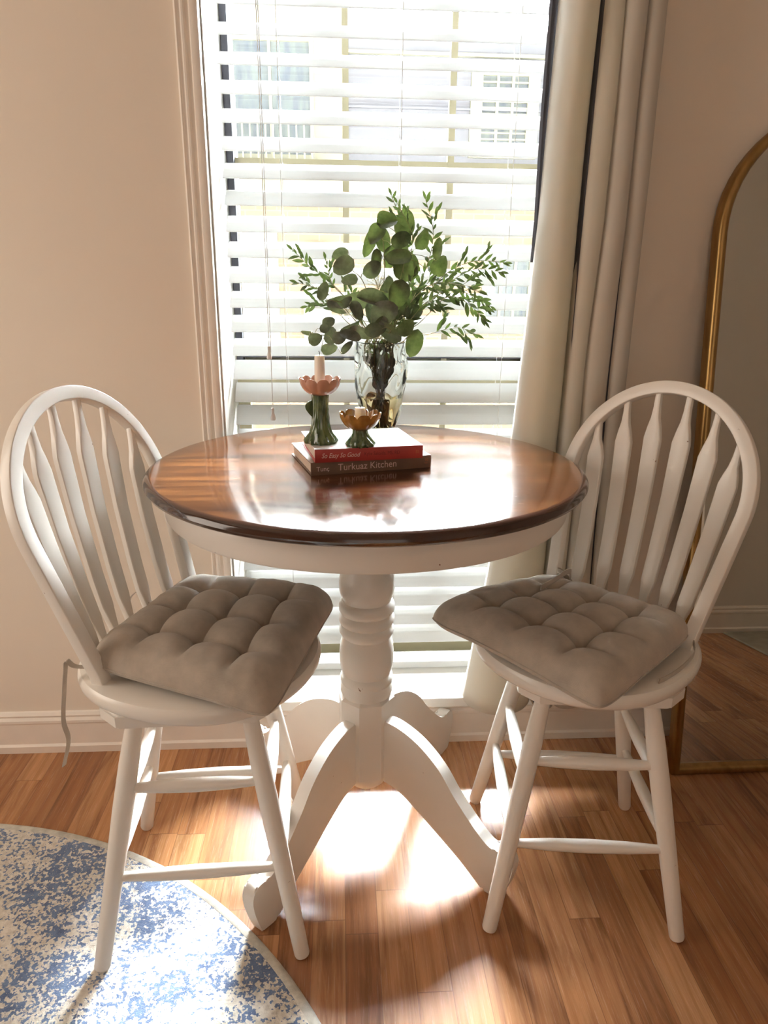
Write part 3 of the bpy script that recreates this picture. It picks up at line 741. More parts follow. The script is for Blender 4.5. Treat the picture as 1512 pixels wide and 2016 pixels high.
# ================================================================== CUSHIONS
def smooth(a, b_, x):
    t = max(0, min(1, (x-a)/(b_-a))); return t*t*(3-2*t)
def cushion_bm(quad, seed, H=.078):
    """quad: 4 (u,v) corners back-right, front-right, front-left, back-left in seat space"""
    N = 72; bm = bmesh.new()
    q = [Vector((a, b_, 0)) for a, b_ in quad]
    def pos(s, t):
        # rounded corners: pull in
        S, T = s, t
        k = 1 - .045*(abs(s)**6)*(abs(t)**6)*1.4
        bow = .018
        s2 = s*(k) ; t2 = t*(k)
        a = (s2+1)/2; c = (t2+1)/2
        p = (q[0].lerp(q[1], a)).lerp(q[3].lerp(q[2], a), c)
        return p
    def cr(x):   # creases at the three inner tuft lines
        d = min(abs(x-c) for c in (-.5, 0, .5)); x = min(1, d/.25); return 1-math.sqrt(max(0, 1-(1-x)**2))
    def zt(s, t):
        env = (max(0, 1-abs(s)**7.0)**.5)*(max(0, 1-abs(t)**7.0)**.5)
        c1, c2 = cr(s), cr(t)
        # creases run only between tufts, fading to the rim
        f1 = 1-smooth(.62, .98, abs(t)); f2 = 1-smooth(.62, .98, abs(s))
        h = 1.08 - .38*c1*f1 - .42*c2*f2 - .22*c1*c2
        n = noise.noise(Vector((s*2.3+seed, t*2.3, 0)))*.06
        wr = 0
        if abs(s) > .55 or abs(t) > .55:
            e = smooth(.5, .9, max(abs(s), abs(t)))
            u_ = t if abs(s) > abs(t) else s
            wr = e*.022*math.sin(u_*34 + 3*noise.noise(Vector((u_*3, seed, 1))))*(.3+.7*abs(noise.noise(Vector((u_*5, seed*2, 2))))*2)
        return env*(h+n+wr)
    def drop(p):
        r = math.hypot((p.x-.012)/.222, p.y/.208); return -.010*smooth(.98, 1.42, r)**1.2 if p.x > -.05 else 0
    topv = {}; botv = {}
    for i in range(N+1):
        for j in range(N+1):
            # denser towards rims
            s = math.sin(PI/2*(2*i/N-1)); t = math.sin(PI/2*(2*j/N-1))
            p = pos(s, t); d = drop(p)
            rim = Z0+.026+d
            z = rim + (H-.026)*zt(s, t)
            topv[i, j] = bm.verts.new((p.x, p.y, z))
            if i in (0, N) or j in (0, N): botv[i, j] = topv[i, j]
            else:
                eb = (max(0, 1-abs(s)**7)**.5)*(max(0, 1-abs(t)**7)**.5)
                botv[i, j] = bm.verts.new((p.x*.995, p.y*.995, rim-.0255*eb))
    for i in range(N):
        for j in range(N):
            bm.faces.new((topv[i, j], topv[i+1, j], topv[i+1, j+1], topv[i, j+1]))
            vs = []
            for v in (botv[i, j], botv[i, j+1], botv[i+1, j+1], botv[i+1, j]):
                if v not in vs: vs.append(v)
            try: bm.faces.new(vs)
            except ValueError: pass
    # seam welt round the rim
    return bm, [topv[i, 0].co.copy() for i in range(N+1)] + [topv[N, j].co.copy() for j in range(1, N+1)] + [topv[i, N].co.copy() for i in range(N-1, -1, -1)] + [topv[0, j].co.copy() for j in range(N-1, 0, -1)]
def ribbon(bm, pts, w=.0055, th=.0009, up=(0, 1, 0)):
    return tube(bm, catmull(pts, 6), (th, w), section=rrect(1, 1, .5, 2), up=up)
def make_cushion(label, loc, rz, quad, seed, ties):
    c = thing('seat_cushion', label, 'cushion', (loc[0], loc[1], 0), rz, 'tufted seat cushions')
    bm, rim = cushion_bm(quad, seed)
    obj('cushion_body', bm, M_CUSH, c, angle=180)
    bm = tube(bmesh.new(), [Vector((p.x, p.y, p.z)) for p in rim], .0016, 6, closed=True); obj('seam_piping', bm, M_CUSH, c)
    for t in ties: obj('tie_ribbon', ribbon(bmesh.new(), *t), M_CUSH, c)
    return c
QL = [(-.135, -.152), (.246, -.204), (.203, .238), (-.132, .198)]
QR = [(-.075, -.165), (.222, -.250), (.256, .184), (-.118, .160)]
make_cushion('grey brown tufted cushion on the left stool with a tie hanging down', (-.279, 1.2215), -.33, QL, 1.3,
    [([(-.120, -.150, .598), (-.150, -.158, .600), (-.160, -.164, .612), (-.163, -.166, .596), (-.170, -.168, .555), (-.180, -.170, .49), (-.176, -.169, .45), (-.190, -.174, .395)],),
     ([(-.125, .120, .600), (-.160, .095, .608), (-.178, .092, .634), (-.198, .082, .622), (-.205, .078, .600), (-.200, .076, .5775)],)])
make_cushion('grey brown tufted cushion on the right stool, tie lying across its top', (.4975, 1.2474), 3.82, QR, 5.1,
    [([(-.100, -.125, .620), (-.092, -.112, .650), (-.065, -.105, .662), (-.035, -.103, .660), (-.005, -.102, .657), (.034, -.101, .655)], .006, .0012, (0, 0, 1)),
     ([(-.100, -.115, .625), (-.080, -.130, .652), (-.06, -.125, .660), (-.055, -.106, .662)], .005, .0012, (0, 0, 1)),
     ([(-.100, .165, .596), (-.060, .186, .588), (.000, .191, .583), (.050, .189, .582), (.075, .187, .584)], .005, .0012, (0, 0, 1))])

# ================================================================== BOOKS
def text_part(s, parent, mat, size, loc, name='spine_title', shear=0, sx=1.0, wgt=0.0):
    cu = bpy.data.curves.new('t', 'FONT'); cu.body = s; cu.size = size; cu.shear = shear; cu.offset = wgt; cu.extrude = .00015; cu.align_x = 'LEFT'; cu.align_y = 'CENTER'
    ob = bpy.data.objects.new('t', cu); COL.objects.link(ob)
    dg = bpy.context.evaluated_depsgraph_get(); me = bpy.data.meshes.new_from_object(ob.evaluated_get(dg)); bpy.data.objects.remove(ob)
    me.materials.clear(); me.materials.append(mat)
    o = bpy.data.objects.new(name, me); COL.objects.link(o); o.parent = parent; o.location = loc; o.rotation_euler = (PI/2, 0, 0); o.scale = (sx, 1, 1)
    return o
def book(name, label, loc, rz, L, D, T, m_cov, m_spine, groups=None):
    """origin: front-left bottom corner of the spine; x along the spine, y into the book"""
    t = thing(name, label, 'book', loc, rz, 'cookbooks stacked on the table')
    c = .0022
    obj('front_cover', box(0, L, 0, D, T-c, T, .0006), m_cov, t, smooth=False)
    obj('rear_cover', box(0, L, 0, D, 0, c, .0006), m_spine, t, smooth=False)
    bm = bmesh.new()
    prof = [(.0, 0), (-.0012, T*.25), (-.0015, T*.5), (-.0012, T*.75), (0, T), (.003, T), (.003, 0)]
    A = [bm.verts.new((0, y, z)) for y, z in prof]; B = [bm.verts.new((L, y, z)) for y, z in prof]; n = len(A)
    bm.faces.new(A); bm.faces.new(list(reversed(B)))
    for k in range(n): bm.faces.new((A[k], A[(k+1) % n], B[(k+1) % n], B[k]))
    obj('spine', bm, m_spine, t)
    obj('page_block', box(.004, L-.004, .003, D-.004, c, T-c), M_PAPER, t, smooth=False)
    return t
b1 = book('cookbook', 'brown clothbound cookbook with pale spine lettering, bottom of the stack', (-.058, 1.285, .9002), math.radians(15), .243, .185, .0250, M_BROWN, M_BROWN)
text_part('Turkuaz Kitchen', b1, M_INKP, .0190, (.052, -.0018, .0128), sx=.93)
text_part('Tunç', b1, M_INKP, .0125, (.010, -.0018, .0118), 'spine_author')
text_part('10', b1, M_INKO, .008, (.229, -.0016, .0165), 'publisher_mark'); text_part('TEN', b1, M_INKO, .0035, (.2285, -.0016, .0100), 'publisher_mark')
b2 = book('cookbook', 'white cookbook with a red spine lying on the brown cookbook', (-.050, 1.283, .9255), math.radians(11), .211, .182, .0250, M_WCOVER, M_RED)
text_part('So Easy So Good', b2, M_INKP, .0128, (.012, -.0018, .0128), shear=.35, sx=.82)
text_part('Kylie Sakaida, MS, RD', b2, M_REDINK, .0100, (.094, -.0018, .0135), 'spine_author', sx=.80)
text_part('SS', b2, M_INKO, .008, (.196, -.0016, .0128), 'publisher_mark')
bm = bmesh.new()
for pts, r in (([(.035, .022, 0), (.045, .014, 0), (.060, .018, 0), (.068, .030, 0)], .0012), ([(.058, .022, 0), (.066, .016, 0), (.078, .022, 0)], .0011), ([(.082, .030, 0), (.094, .024, 0), (.105, .034, 0)], .0009)):
    tube(bm, catmull([(x, y, .0252) for x, y, z in pts], 6), (r*2.2, .00025), section=rrect(1, 1, .5, 2), up=(0, 0, 1))
obj('cover_lettering', bm, M_INKR, b2)
bm = bmesh.new()
for k in range(9):
    x = .125+.006*k; tube(bm, catmull([(x, .050-.001*k, .0252), (x+.008, .060, .0252), (x+.012, .078, .0252)], 5), (.0016, .00025), section=rrect(1, 1, .5, 2), up=(0, 0, 1))
obj('cover_print', bm, M_INKY, b2)
BOOKTOP = .9255+.0252

# ================================================================== CANDLE HOLDERS
def petal_cup(bm, z0, z1, r0, r1, npet, rot=0, th=.0022):
    n = npet*14; prof = []
    K = 12
    def surf(off):
        rings = []
        for i in range(K+1):
            t = i/K; ring = []
            for k in range(n):
                a = 2*PI*k/n; ph = (a*npet/(2*PI)) % 1.0; lobe = abs(math.sin(PI*ph))
                r = r0 + (r1-r0)*(.82*math.sin(t*PI/2)**.75 + .18*t) - off
                r *= 1 - .075*(1-lobe)**1.5*smooth(.05, .6, t)
                zt_ = z0 + (z1-z0)*(.25*t+.75*t**1.8)*(1-.24*(1-lobe)**1.8*smooth(.3, 1, t)) + off*.6*(1-t)
                ring.append(bm.verts.new((r*math.cos(a+rot), r*math.sin(a+rot), zt_)))
            rings.append(ring)
        for A, B in zip(rings, rings[1:]):
            for k in range(n): bm.faces.new((A[k], A[(k+1) % n], B[(k+1) % n], B[k]))
        return rings
    O = surf(0); I = surf(th)
    for k in range(n): bm.faces.new((O[-1][k], O[-1][(k+1) % n], I[-1][(k+1) % n], I[-1][k]))
    bm.faces.new(O[0]); bm.faces.new(I[0])
    return bm
def trunk(bm, prof, twist, ridges=11, amp=.075):
    zb, zt_ = prof[0][1], prof[-1][1]
    def md(a, i, r, z):
        f = (z-zb)/(zt_-zb); return r*(1+amp*math.sin(ridges*(a+twist*f))*(1 if r > .006 else 0)+amp*.5*math.sin((ridges*2+1)*(a+twist*f*.8)))
    return lathe(bm, prof, 96, mod=md)
def holder(name, label, x, y, prof, cup, leaf, mcup, twist, zc, npet, cr, rot):
    t = thing(name, label, 'candle holder', (x, y, BOOKTOP))
    obj('stem_base', trunk(bmesh.new(), prof, twist), M_GREENC, t)
    z0, z1, r0, r1 = cup
    obj('petal_cup', petal_cup(bmesh.new(), z0, z1, r0, r1, npet, rot), mcup, t)
    obj('candle_socket', lathe(bmesh.new(), [(0, z0), (cr+.0035, z0), (cr+.003, z0+.012), (cr+.0005, z0+.012), (cr+.0005, z0+.004), (0, z0+.004)], 32), mcup, t)
    if leaf:
        bm = bmesh.new(); K = 16
        outl = []
        for k in range(K+1):
            a = k/K; outl.append((-.0115 - .0195*math.sin(PI*a)**.8*(1.1-.35*(1-a)), leaf[0] + (leaf[1]-leaf[0])*a + .004*math.sin(PI*a)))
        outl = outl + [(-.010, leaf[1]-.002), (-.010, leaf[0]+.006)]
        poly_prism(bm, outl, (0, 0, 0), (.97, .22, 0), (0, 0, 1), (-.22, .97, 0), .0028)
        bmesh.ops.bevel(bm, geom=[e for e in bm.edges if any(len(f.verts) > 4 for f in e.link_faces)], offset=.0018, segments=2, affect='EDGES')
        obj('leaf_thumb', bm, M_GREENC, t)
    return t
profT = [(0, 0), (.0300, 0), (.0318, .003), (.0305, .007), (.0265, .013), (.0215, .021), (.0180, .032), (.0162, .048), (.0155, .066), (.0155, .084), (.0160, .0925), (.0, .0928)]
profS = [(0, 0), (.0255, 0), (.0272, .003), (.0262, .007), (.0220, .013), (.0170, .019), (.0140, .026), (.0135, .031), (.0, .0312)]
TXc, TYc = -.0405, 1.352; SXc, SYc = .0355, 1.322
holder('candle_holder', 'tall green candle holder with pink petal cup on the white book', TXc, TYc, profT, (.0925, .1255, .012, .0405), (.046, .084), M_PINKC, 1.3, .126, 10, .0100, .2)
holder('candle_holder', 'short green candle holder with amber petal cup on the white book', SXc, SYc, profS, (.0305, .0645, .012, .0405), None, M_AMBERC, .9, .06, 9, .0108, .35)
def candle(label, x, y, zb, h, r, wick):
    t = thing('candle', label, 'candle', (x, y, zb))
    obj('wax', lathe(bmesh.new(), [(0, 0), (r*1.05, 0), (r*1.02, h*.3), (r*.98, h*.8), (r*.97, h-.003), (r*.88, h-.0005), (r*.3, h-.0012), (0, h-.0014)], 36), M_WAX, t)
    obj('wick', tube(bmesh.new(), catmull([(0, 0, h-.003), (.0003, 0, h+wick*.5), (-.0012, 0, h+wick)], 4), .0008, 6), M_WICK, t)
candle('white taper candle with a black wick in the pink petal cup', TXc, TYc, BOOKTOP+.0970, .0700, .0098, .0075)
candle('short burnt down white candle in the amber petal cup', SXc, SYc, BOOKTOP+.0350, .0385, .0104, .0035)

# ================================================================== VASE
VX, VY = .094, 1.690
vase = thing('glass_vase', 'clear swirled glass vase half full of yellowish water', 'vase', (VX, VY, .9003))
vp = [(.0285, 0), (.0315, .002), (.0345, .012), (.0425, .035), (.0500, .060), (.0560, .090), (.0605, .120), (.0630, .150), (.0625, .178), (.0600, .200), (.0585, .212), (.0590, .219)]
vin = [(.0560, .2185), (.0555, .208), (.0575, .185), (.0595, .150), (.0570, .118), (.0520, .088), (.0460, .060), (.0390, .036), (.0300, .016), (.0, .013)]
def interp(prof, n):
    P = catmull([(r, z, 0) for r, z in prof], n); return [(max(0, p.x), p.y) for p in P]
def vmod(a, i, r, z):
    f = z/.219; sw = math.sin(5*(a + 2.4*f))*.030 + math.sin(9*(a - 1.7*f)+1)*.016 + .02*noise.noise(Vector((math.cos(a)*2, math.sin(a)*2, z*22)))
    return r*(1 + sw*smooth(.03, .16, f)*(1-.4*smooth(.92, 1, f)))
VPI = interp(vin, 4)
bm = lathe(bmesh.new(), [(0, 0)] + interp(vp, 5) + VPI, 120, mod=lambda a, i, r, z: (vmod(a, i, r, z) if i < 5*11+3 else r) , close=False)
obj('vase_body', bm, M_GLASS, vase, angle=180)
inner = [(r, z) for r, z in VPI if z < .0895]
inner = [(r-.0004, z+.0004 if r < .02 else z) for r, z in inner if r > 0]
wat = [(0, .0900), (inner[0][0]+.0004, .0903)] + inner + [(0, .0138)]
obj('vase_water', lathe(bmesh.new(), wat, 72), M_WATER, vase, angle=60)

# ================================================================== FOLIAGE
WILLOW=[
 ([(0.097, 1.69, 1.0986), (0.1206, 1.705, 1.2022), (0.1594, 1.72, 1.2928), (0.145, 1.735, 1.3706), (0.1192, 1.75, 1.4418)],0.45,26,1.0),
 ([(0.1066, 1.69, 1.0987), (0.1525, 1.685, 1.1916), (0.1943, 1.68, 1.2812), (0.2087, 1.675, 1.3565), (0.189, 1.67, 1.4257)],0.4,26,1.0),
 ([(0.1126, 1.69, 1.0987), (0.1386, 1.6733, 1.2475), (0.1603, 1.6567, 1.3441), (0.124, 1.64, 1.4142)],0.6,14,0.8),
 ([(0.0825, 1.69, 1.0985), (0.0349, 1.6975, 1.1902), (-0.0234, 1.705, 1.2514), (-0.0697, 1.7125, 1.2842), (-0.1087, 1.72, 1.3202)],0.45,22,1.0),
 ([(0.0801, 1.69, 1.0985), (0.0287, 1.68, 1.2019), (-0.0173, 1.67, 1.2458), (-0.0324, 1.66, 1.2993)],0.6,12,0.8),
 ([(0.0849, 1.69, 1.0986), (0.0227, 1.6733, 1.1795), (-0.0345, 1.6567, 1.2292), (-0.0955, 1.64, 1.2491)],0.6,10,0.9),
 ([(0.0765, 1.69, 1.0985), (0.0229, 1.6967, 1.1558), (-0.03, 1.7033, 1.2008), (-0.0762, 1.71, 1.1968)],0.55,12,1.0),
 ([(0.1247, 1.69, 1.0988), (0.1717, 1.7, 1.1913), (0.2363, 1.71, 1.2656), (0.3081, 1.72, 1.3003), (0.3873, 1.73, 1.2994)],0.35,34,1.0),
 ([(0.1283, 1.69, 1.0988), (0.1756, 1.6775, 1.1807), (0.2424, 1.665, 1.2486), (0.3026, 1.6525, 1.2818), (0.358, 1.64, 1.2768)],0.4,26,1.0),
 ([(0.1247, 1.69, 1.0988), (0.1772, 1.695, 1.1915), (0.2539, 1.7, 1.2353), (0.3154, 1.705, 1.2212), (0.3538, 1.71, 1.2008)],0.35,28,1.0),
 ([(0.1307, 1.69, 1.0988), (0.176, 1.675, 1.1581), (0.2427, 1.66, 1.221), (0.2935, 1.645, 1.2052), (0.3238, 1.63, 1.1726)],0.35,30,1.15),
 ([(0.1367, 1.69, 1.0989), (0.1893, 1.6825, 1.1347), (0.2358, 1.675, 1.1471), (0.2761, 1.6675, 1.1535), (0.3124, 1.66, 1.1393)],0.4,14,1.1),
 ([(0.1186, 1.69, 1.0987), (0.1563, 1.665, 1.2034), (0.2044, 1.64, 1.2481), (0.2577, 1.615, 1.2486), (0.3048, 1.59, 1.2332)],0.4,24,1.0),
 ([(0.1162, 1.69, 1.0987), (0.1435, 1.7167, 1.179), (0.1932, 1.7433, 1.2368), (0.244, 1.77, 1.2838)],0.3,22,1.1),
 ([(0.121, 1.69, 1.0988), (0.1512, 1.6633, 1.1584), (0.1881, 1.6367, 1.2044), (0.2129, 1.61, 1.216)],0.25,20,1.1),
 ([(0.1186, 1.69, 1.0987), (0.1427, 1.7, 1.145), (0.1665, 1.71, 1.2025), (0.1847, 1.72, 1.2368)],0.2,20,1.1),
 ([(0.1066, 1.69, 1.0987), (0.1231, 1.68, 1.1574), (0.1392, 1.67, 1.2031), (0.1659, 1.66, 1.2695)],0.3,20,1.0),
 ([(0.0886, 1.69, 1.0986), (0.059, 1.7067, 1.144), (0.0354, 1.7233, 1.2009), (0.0238, 1.74, 1.235)],0.4,12,1.1),
]
ROUND=[
 ([(0.0886, 1.69, 1.0986), (0.0995, 1.69, 1.2023), (0.1009, 1.69, 1.2912), (0.0968, 1.69, 1.3452), (0.0977, 1.69, 1.375)],[(0.1469, 1.705, 1.3791, 0.0322, 0.0236, 80, 1), (0.1043, 1.67, 1.3808, 0.0236, 0.0174, 10, 0.7), (0.0676, 1.705, 1.3371, 0.0335, 0.0112, 70, 0.5), (0.082, 1.67, 1.3522, 0.0248, 0.0149, 50, 0.6), (0.0965, 1.705, 1.3461, 0.0298, 0.0186, 100, 0.8), (0.1366, 1.67, 1.3424, 0.0248, 0.0186, 30, 0.9), (0.1307, 1.705, 1.3162, 0.0322, 0.0186, 15, 0.7), (0.0801, 1.67, 1.299, 0.0248, 0.0099, 85, 0.5), (0.1168, 1.705, 1.305, 0.0248, 0.0112, 60, 0.5)]),
 ([(0.0946, 1.69, 1.0986), (0.1106, 1.6767, 1.1915), (0.132, 1.6633, 1.2474), (0.1468, 1.65, 1.3119)],[(0.1487, 1.665, 1.2857, 0.0335, 0.0298, 80, 1), (0.1286, 1.63, 1.2257, 0.0335, 0.0236, 75, 1), (0.1035, 1.665, 1.2339, 0.0248, 0.0112, 70, 0.6), (0.1284, 1.63, 1.3055, 0.0298, 0.0186, 0, 0.8), (0.1816, 1.665, 1.3449, 0.0248, 0.0136, 60, 0.5), (0.2142, 1.63, 1.3224, 0.0248, 0.0087, 85, 0.6), (0.2235, 1.665, 1.2898, 0.0248, 0.0161, 40, 0.7)]),
 ([(0.0825, 1.69, 1.0985), (0.0753, 1.6733, 1.18), (0.0512, 1.6567, 1.2519), (0.0248, 1.64, 1.2782)],[(0.0004, 1.655, 1.3101, 0.0186, 0.0112, 25, 0.7), (0.0069, 1.62, 1.2848, 0.026, 0.0198, 30, 0.9), (0.0716, 1.655, 1.2791, 0.0236, 0.0149, 25, 0.7), (0.02, 1.62, 1.2555, 0.0186, 0.0136, 5, 0.8), (0.0375, 1.655, 1.2157, 0.0298, 0.0161, 5, 0.7), (0.0749, 1.62, 1.2166, 0.0397, 0.0149, -5, 0.6), (0.1084, 1.655, 1.2471, 0.0186, 0.0099, 80, 0.6)]),
 ([(0.0801, 1.69, 1.0985), (0.0518, 1.67, 1.1573), (0.011, 1.65, 1.2024), (-0.0285, 1.63, 1.2133)],[(-0.0027, 1.645, 1.2111, 0.0298, 0.0124, 15, 0.6), (-0.0379, 1.61, 1.2316, 0.0211, 0.0099, 70, 0.6), (-0.0108, 1.645, 1.1946, 0.0248, 0.0099, -50, 0.6), (0.0364, 1.61, 1.1906, 0.0236, 0.0112, -60, 0.6), (0.074, 1.645, 1.1832, 0.0298, 0.0174, -70, 0.8), (0.0972, 1.61, 1.1879, 0.0322, 0.026, 20, 1)]),
 ([(0.0765, 1.69, 1.1044), (0.04, 1.665, 1.1291), (-0.001, 1.64, 1.1417), (-0.035, 1.615, 1.1374), (-0.0677, 1.59, 1.1442)],[(-0.0265, 1.605, 1.1665, 0.0149, 0.0124, 20, 0.9), (-0.0349, 1.57, 1.1542, 0.0112, 0.0099, 0, 0.9), (-0.0213, 1.605, 1.1371, 0.0198, 0.0149, 80, 1), (-0.0032, 1.57, 1.1351, 0.0161, 0.0136, 20, 0.9), (-0.0261, 1.605, 1.1084, 0.0186, 0.0136, 10, 0.9), (-0.055, 1.57, 1.1316, 0.0161, 0.0136, 30, 0.9), (-0.0751, 1.605, 1.1422, 0.0136, 0.005, 0, 0.7), (0.0132, 1.57, 1.1147, 0.0186, 0.0062, 50, 0.6), (0.0216, 1.605, 1.1527, 0.0248, 0.0099, 15, 0.6), (0.0211, 1.57, 1.1407, 0.0248, 0.0112, -10, 0.6), (0.0498, 1.605, 1.142, 0.0322, 0.0124, -25, 0.6)]),
 ([(0.1006, 1.69, 1.0986), (0.1031, 1.64, 1.1312), (0.111, 1.59, 1.1509)],[(0.1064, 1.605, 1.1468, 0.0347, 0.0149, -35, 0.7), (0.0708, 1.57, 1.1518, 0.0198, 0.0161, 10, 0.9), (0.0893, 1.605, 1.1609, 0.0223, 0.0149, 60, 0.8)]),
 ([(0.1247, 1.69, 1.0988), (0.139, 1.65, 1.1194), (0.1525, 1.61, 1.1391)],[(0.1659, 1.625, 1.1203, 0.0322, 0.0198, 75, 1), (0.1446, 1.59, 1.1566, 0.0223, 0.0124, 50, 0.7)]),
 ([(0.1126, 1.69, 1.0987), (0.1296, 1.69, 1.1684), (0.1524, 1.69, 1.2141)],[(0.1633, 1.705, 1.214, 0.0273, 0.0174, 30, 0.8), (0.1394, 1.67, 1.1919, 0.0273, 0.0186, 60, 0.8), (0.1182, 1.705, 1.2021, 0.0223, 0.0174, -20, 0.8), (0.1688, 1.67, 1.1866, 0.0223, 0.0149, 40, 0.7), (0.1069, 1.705, 1.156, 0.0248, 0.0174, 10, 0.8)]),
]
BABIES=[
  (0.0873, 1.69, 1.2525, 0.0273) ,
  (0.0923, 1.71, 1.2018, 0.0248) ,
  (0.1503, 1.72, 1.1556, 0.0347) ,
  (0.1222, 1.67, 1.1636, 0.0322) ,
  (0.0351, 1.71, 1.1841, 0.0248) ,
  (0.1147, 1.64, 1.1313, 0.0298) ,
  (0.19, 1.73, 1.2138, 0.0273) ,
]

def frame_of(d, seed=0):
    d = d.normalized(); q = Vector((0, 1, 0)) if abs(d.y) < .85 else Vector((1, 0, 0))
    u = (q - d*q.dot(d)).normalized(); return d, u, d.cross(u)
def leaf(bm, base, d, n, L, W, curl=.15, fold=.12, K=5, shape='lance'):
    """leaf blade from base along d, n = blade normal"""
    d = d.normalized(); n = (n - d*n.dot(d)).normalized(); s = d.cross(n)
    rows = []
    for i in range(K+1):
        t = i/K
        if shape == 'lance': w = W*math.sin(PI*min(1, t*.97+.015))**.9*(1-.18*t)
        else: w = W*math.sqrt(max(.003, 1-(2*t-1)**2))*(1.13-.28*t)
        c = base + d*(L*t) + n*(-curl*L*t*t)
        rows.append([bm.verts.new(c + s*w*a + n*(fold*w*abs(a) + (.22*w*a*math.sin(4.2*t+L*900) if shape == 'round' else 0))) for a in (-1, -.5, 0, .5, 1)])
    for A, B in zip(rows, rows[1:]):
        for k in range(4): bm.faces.new((A[k], A[k+1], B[k+1], B[k]))
def vase_route(P0, rng):
    """stem inside the vase: from the foot up to the mouth"""
    a = rng.uniform(0, 2*PI); r0 = rng.uniform(.010, .026); m = Vector((VX + rng.uniform(-.040, .040), VY + rng.uniform(-.036, .036), .9003+.218))
    f = Vector((VX + r0*math.cos(a), VY + r0*math.sin(a), .9003+.017))
    return [f, f.lerp(m, .5) + Vector((-.15*(m.x-VX)-.25*(f.x-VX), -.15*(m.y-VY)-.25*(f.y-VY), 0)), m]
rng = random.Random(11)
def in_vase(bm, C, o0, rng, n, L, W, shape):
    for q in range(n):
        p = C[rng.randint(4, len(C)-2)]; d = Vector((rng.uniform(-.5, .5), rng.uniform(-.5, .5), 1 if rng.random() < .7 else -.6)).normalized()
        ln = L*rng.uniform(.7, 1.2); e = p+d*ln
        rr = math.hypot(e.x-VX, e.y-VY)
        if rr > .030: d = (Vector((VX, VY, e.z))-p).normalized()
        leaf(bm, p-o0, d, Vector((rng.uniform(-1, 1), -1, 0)), ln, W, .1, .2, 6, shape)
WL = ['at the top left of the bouquet', 'rising upright at the top right of the bouquet', 'behind the tallest round leaf', 'reaching furthest to the upper left', 'short and upright at the left', 'low at the left over the round leaves', 'bright green at the lower left',
      'reaching furthest right at mid height', 'just under the longest right hand branch', 'bending down at the right of the bouquet', 'hanging lowest on the right with drooping leaves', 'lying level just right of the vase rim', 'in front at the right middle of the bouquet',
      'half hidden behind the right middle branches', 'short, low on the right side', 'short, in the dense middle of the bouquet', 'in the middle just right of the big round leaf', 'behind the left grey leaves']
def stem_tube(pts, r0=.0013, r1=.0007):
    n = len(pts); return tube(bmesh.new(), pts, [r0+(r1-r0)*i/(n-1) for i in range(n)], 6)
for wi, (pts, start, nl, sz) in enumerate(WILLOW):
    pts = [Vector(p) for p in pts]; route = vase_route(pts[0], rng)
    C = catmull(route + pts[1:], 10)
    t = thing('eucalyptus_branch', 'narrow-leaved eucalyptus branch ' + WL[wi], 'branch', tuple(route[0]), 0, 'foliage in the vase')
    o0 = route[0]
    obj('stem', stem_tube([p-o0 for p in C]), M_STEM, t)
    bm = bmesh.new(); outer = C[20:]; NO = len(outer)
    in_vase(bm, C[:20], o0, rng, 3, .020, .0042, 'lance')
    nl = max(9, int(nl*.72))
    for k in range(nl):
        f = start + (1-start)*(k+.3)/nl; f = min(.985, f); x = f*(NO-1); i = int(x); p = outer[i].lerp(outer[min(i+1, NO-1)], x-i)
        d = (outer[min(i+2, NO-1)]-outer[max(i-1, 0)]).normalized()
        _, u, v = frame_of(d)
        ang = (k % 2)*PI + rng.uniform(-1.4, 1.4) + PI/2
        side = u*math.cos(ang) + v*math.sin(ang)
        L = .0305*sz*rng.uniform(.65, 1.2)*(1-.22*f)
        droop = Vector((0, 0, -.25 if wi in (8, 9, 10, 12) else .05))
        dd = (d*rng.uniform(.55, 1.0) + side*.75 + droop).normalized()
        nn = Vector((rng.uniform(-.7, .7), -1, rng.uniform(-.2, .9)))
        leaf(bm, p-o0, dd, nn, L, L*rng.uniform(.14, .21), rng.uniform(-.2, .45))
    d = (outer[-1]-outer[-3]).normalized(); leaf(bm, outer[-1]-o0, d, Vector((.2, -1, .3)), .020*sz, .0036, .1)
    # short side twigs
    for q in range(3):
        i = int(NO*(.45+.17*q)); i = min(i, NO-3); d = (outer[i+1]-outer[i-1]).normalized(); _, u, v = frame_of(d)
        a = rng.uniform(0, 2*PI); e = outer[i] + (d*.7 + (u*math.cos(a)*.4+v*math.sin(a))*.8).normalized()*.035
        if e.y > 1.83: e.y = 1.82
        tube(bm, [outer[i]-o0, e-o0], .0006, 5)
        for s_ in range(4):
            pp = outer[i].lerp(e, .35+.2*s_); leaf(bm, pp-o0, (e-outer[i]).normalized()+ (u if s_ % 2 else -u)*.6 + v*rng.uniform(-.4, .4), Vector((rng.uniform(-.5, .5), -1, .4)), .023*sz*rng.uniform(.8, 1.2), .0037, .15)
    obj('foliage', bm, M_WILLOW, t, angle=180)
RLB = ['tall in the middle with the topmost round leaves', 'with the large backlit leaves right of centre', 'leaning left with folded dark leaves', 'with long level leaves at the left middle', 'drooping left over the tall candle', 'spilling over the front of the vase rim', 'hanging over the right of the vase rim', 'filling the middle of the bouquet']
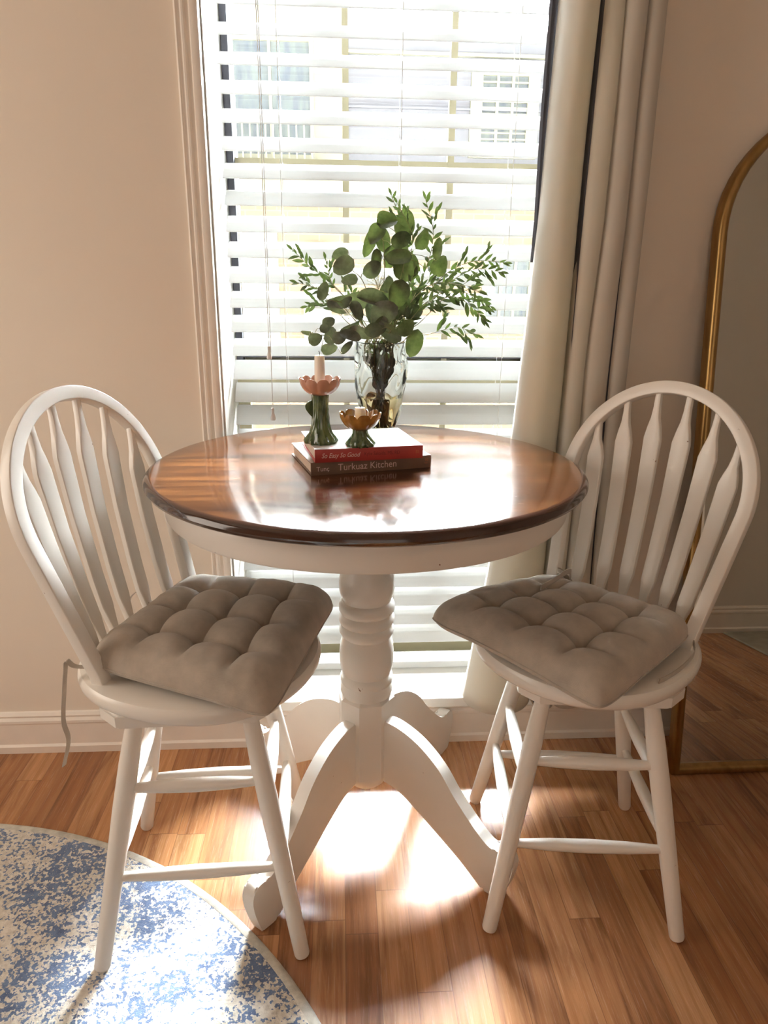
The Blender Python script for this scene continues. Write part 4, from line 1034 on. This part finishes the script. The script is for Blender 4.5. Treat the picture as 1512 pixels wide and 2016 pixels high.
for ri, (pts, leaves) in enumerate(ROUND):
    pts = [Vector(p) for p in pts]; route = vase_route(pts[0], rng)
    C = catmull(route + pts[1:], 10); o0 = route[0]
    t = thing('silver_dollar_branch', 'round-leaved eucalyptus branch ' + RLB[ri], 'branch', tuple(o0), 0, 'foliage in the vase')
    bm = bmesh.new(); in_vase(bm, C[4:20], o0, rng, 4, .030, .0115, 'round'); bs = stem_tube([p-o0 for p in C], .0016, .0009); outer = C[18:]
    for li, (x, y, z, a, b_, g, fc) in enumerate(leaves):
        c = Vector((x, y, z)); gr = math.radians(g); ax = Vector((math.cos(gr), 0, math.sin(gr)))
        near = min(outer, key=lambda p: (p-c).length)
        if (near-c).dot(ax) > 0: ax = -ax        # leaf grows away from the stem
        tilt = (1-fc)*1.7*(1 if li % 2 else -1)
        nrm = Vector((.25*math.sin(li*2.1), -1, tilt))
        b_true = b_*(1.0 if fc > .75 else 1.25)
        base = c - ax*a
        leaf(bm, base-o0, ax, nrm, 2*a, b_true, rng.uniform(.1, .9)*(1.15-fc), rng.uniform(.3, 1.3)*(1.15-fc)+.04, 10, 'round')
        mid = near.lerp(base, .5) + Vector((0, .004, .004)); tube(bs, catmull([near-o0, mid-o0, base-o0], 4), .0007, 5)
    obj('foliage', bm, M_ROUND if ri in (0, 1, 5, 6, 7) else M_ROUNDG, t, angle=180)
    obj('stem', bs, M_STEM, t)
BL = ['at the left of the grey leaves', 'above the big round leaf', 'large, low on the right', 'low in the centre', 'low on the left', 'nearest the vase rim', 'at the right edge of the dense middle']
BL = ['pale and highest, against the blind', 'pale, beside the middle stem', 'dark, low on the right of the bouquet', 'low in the centre of the bouquet', 'pale, low on the left of the bouquet', 'just over the vase rim', 'right of the dense middle']
for bi, (x, y, z, r) in enumerate(BABIES):
    c = Vector((x, y, z)); route = vase_route(c, rng); o0 = route[0]
    C = catmull(route + [route[-1].lerp(c, .55) + Vector((0, 0, .004)), c - Vector((0, 0, r*.6))], 8)
    t = thing('baby_breath_sprig', 'fine dried blossom sprig ' + BL[bi], 'sprig', tuple(o0), 0, 'foliage in the vase')
    bs = stem_tube([p-o0 for p in C], .0010, .0006); bb = bmesh.new(); root = C[-1]
    for k in range(34):
        v = Vector((rng.gauss(0, 1), rng.gauss(0, 1)*.8, rng.gauss(.25, .8))).normalized()*r*rng.uniform(.45, 1.0); p = c+v
        tube(bs, catmull([root-o0, (root.lerp(p, .5)+Vector((0, 0, .15*r)))-o0, p-o0], 3), .00028, 4)
        for q in range(2):
            pc = p + Vector((rng.uniform(-1, 1), rng.uniform(-1, 1), rng.uniform(-1, 1)))*.0022
            bmesh.ops.create_icosphere(bb, subdivisions=1, radius=rng.uniform(.0010, .0018), matrix=Matrix.Translation(pc-o0))
    obj('stem', bs, M_STEM, t); obj('blossoms', bb, M_SPRIG, t)
# cut leaves and stem ends tangled inside the vase
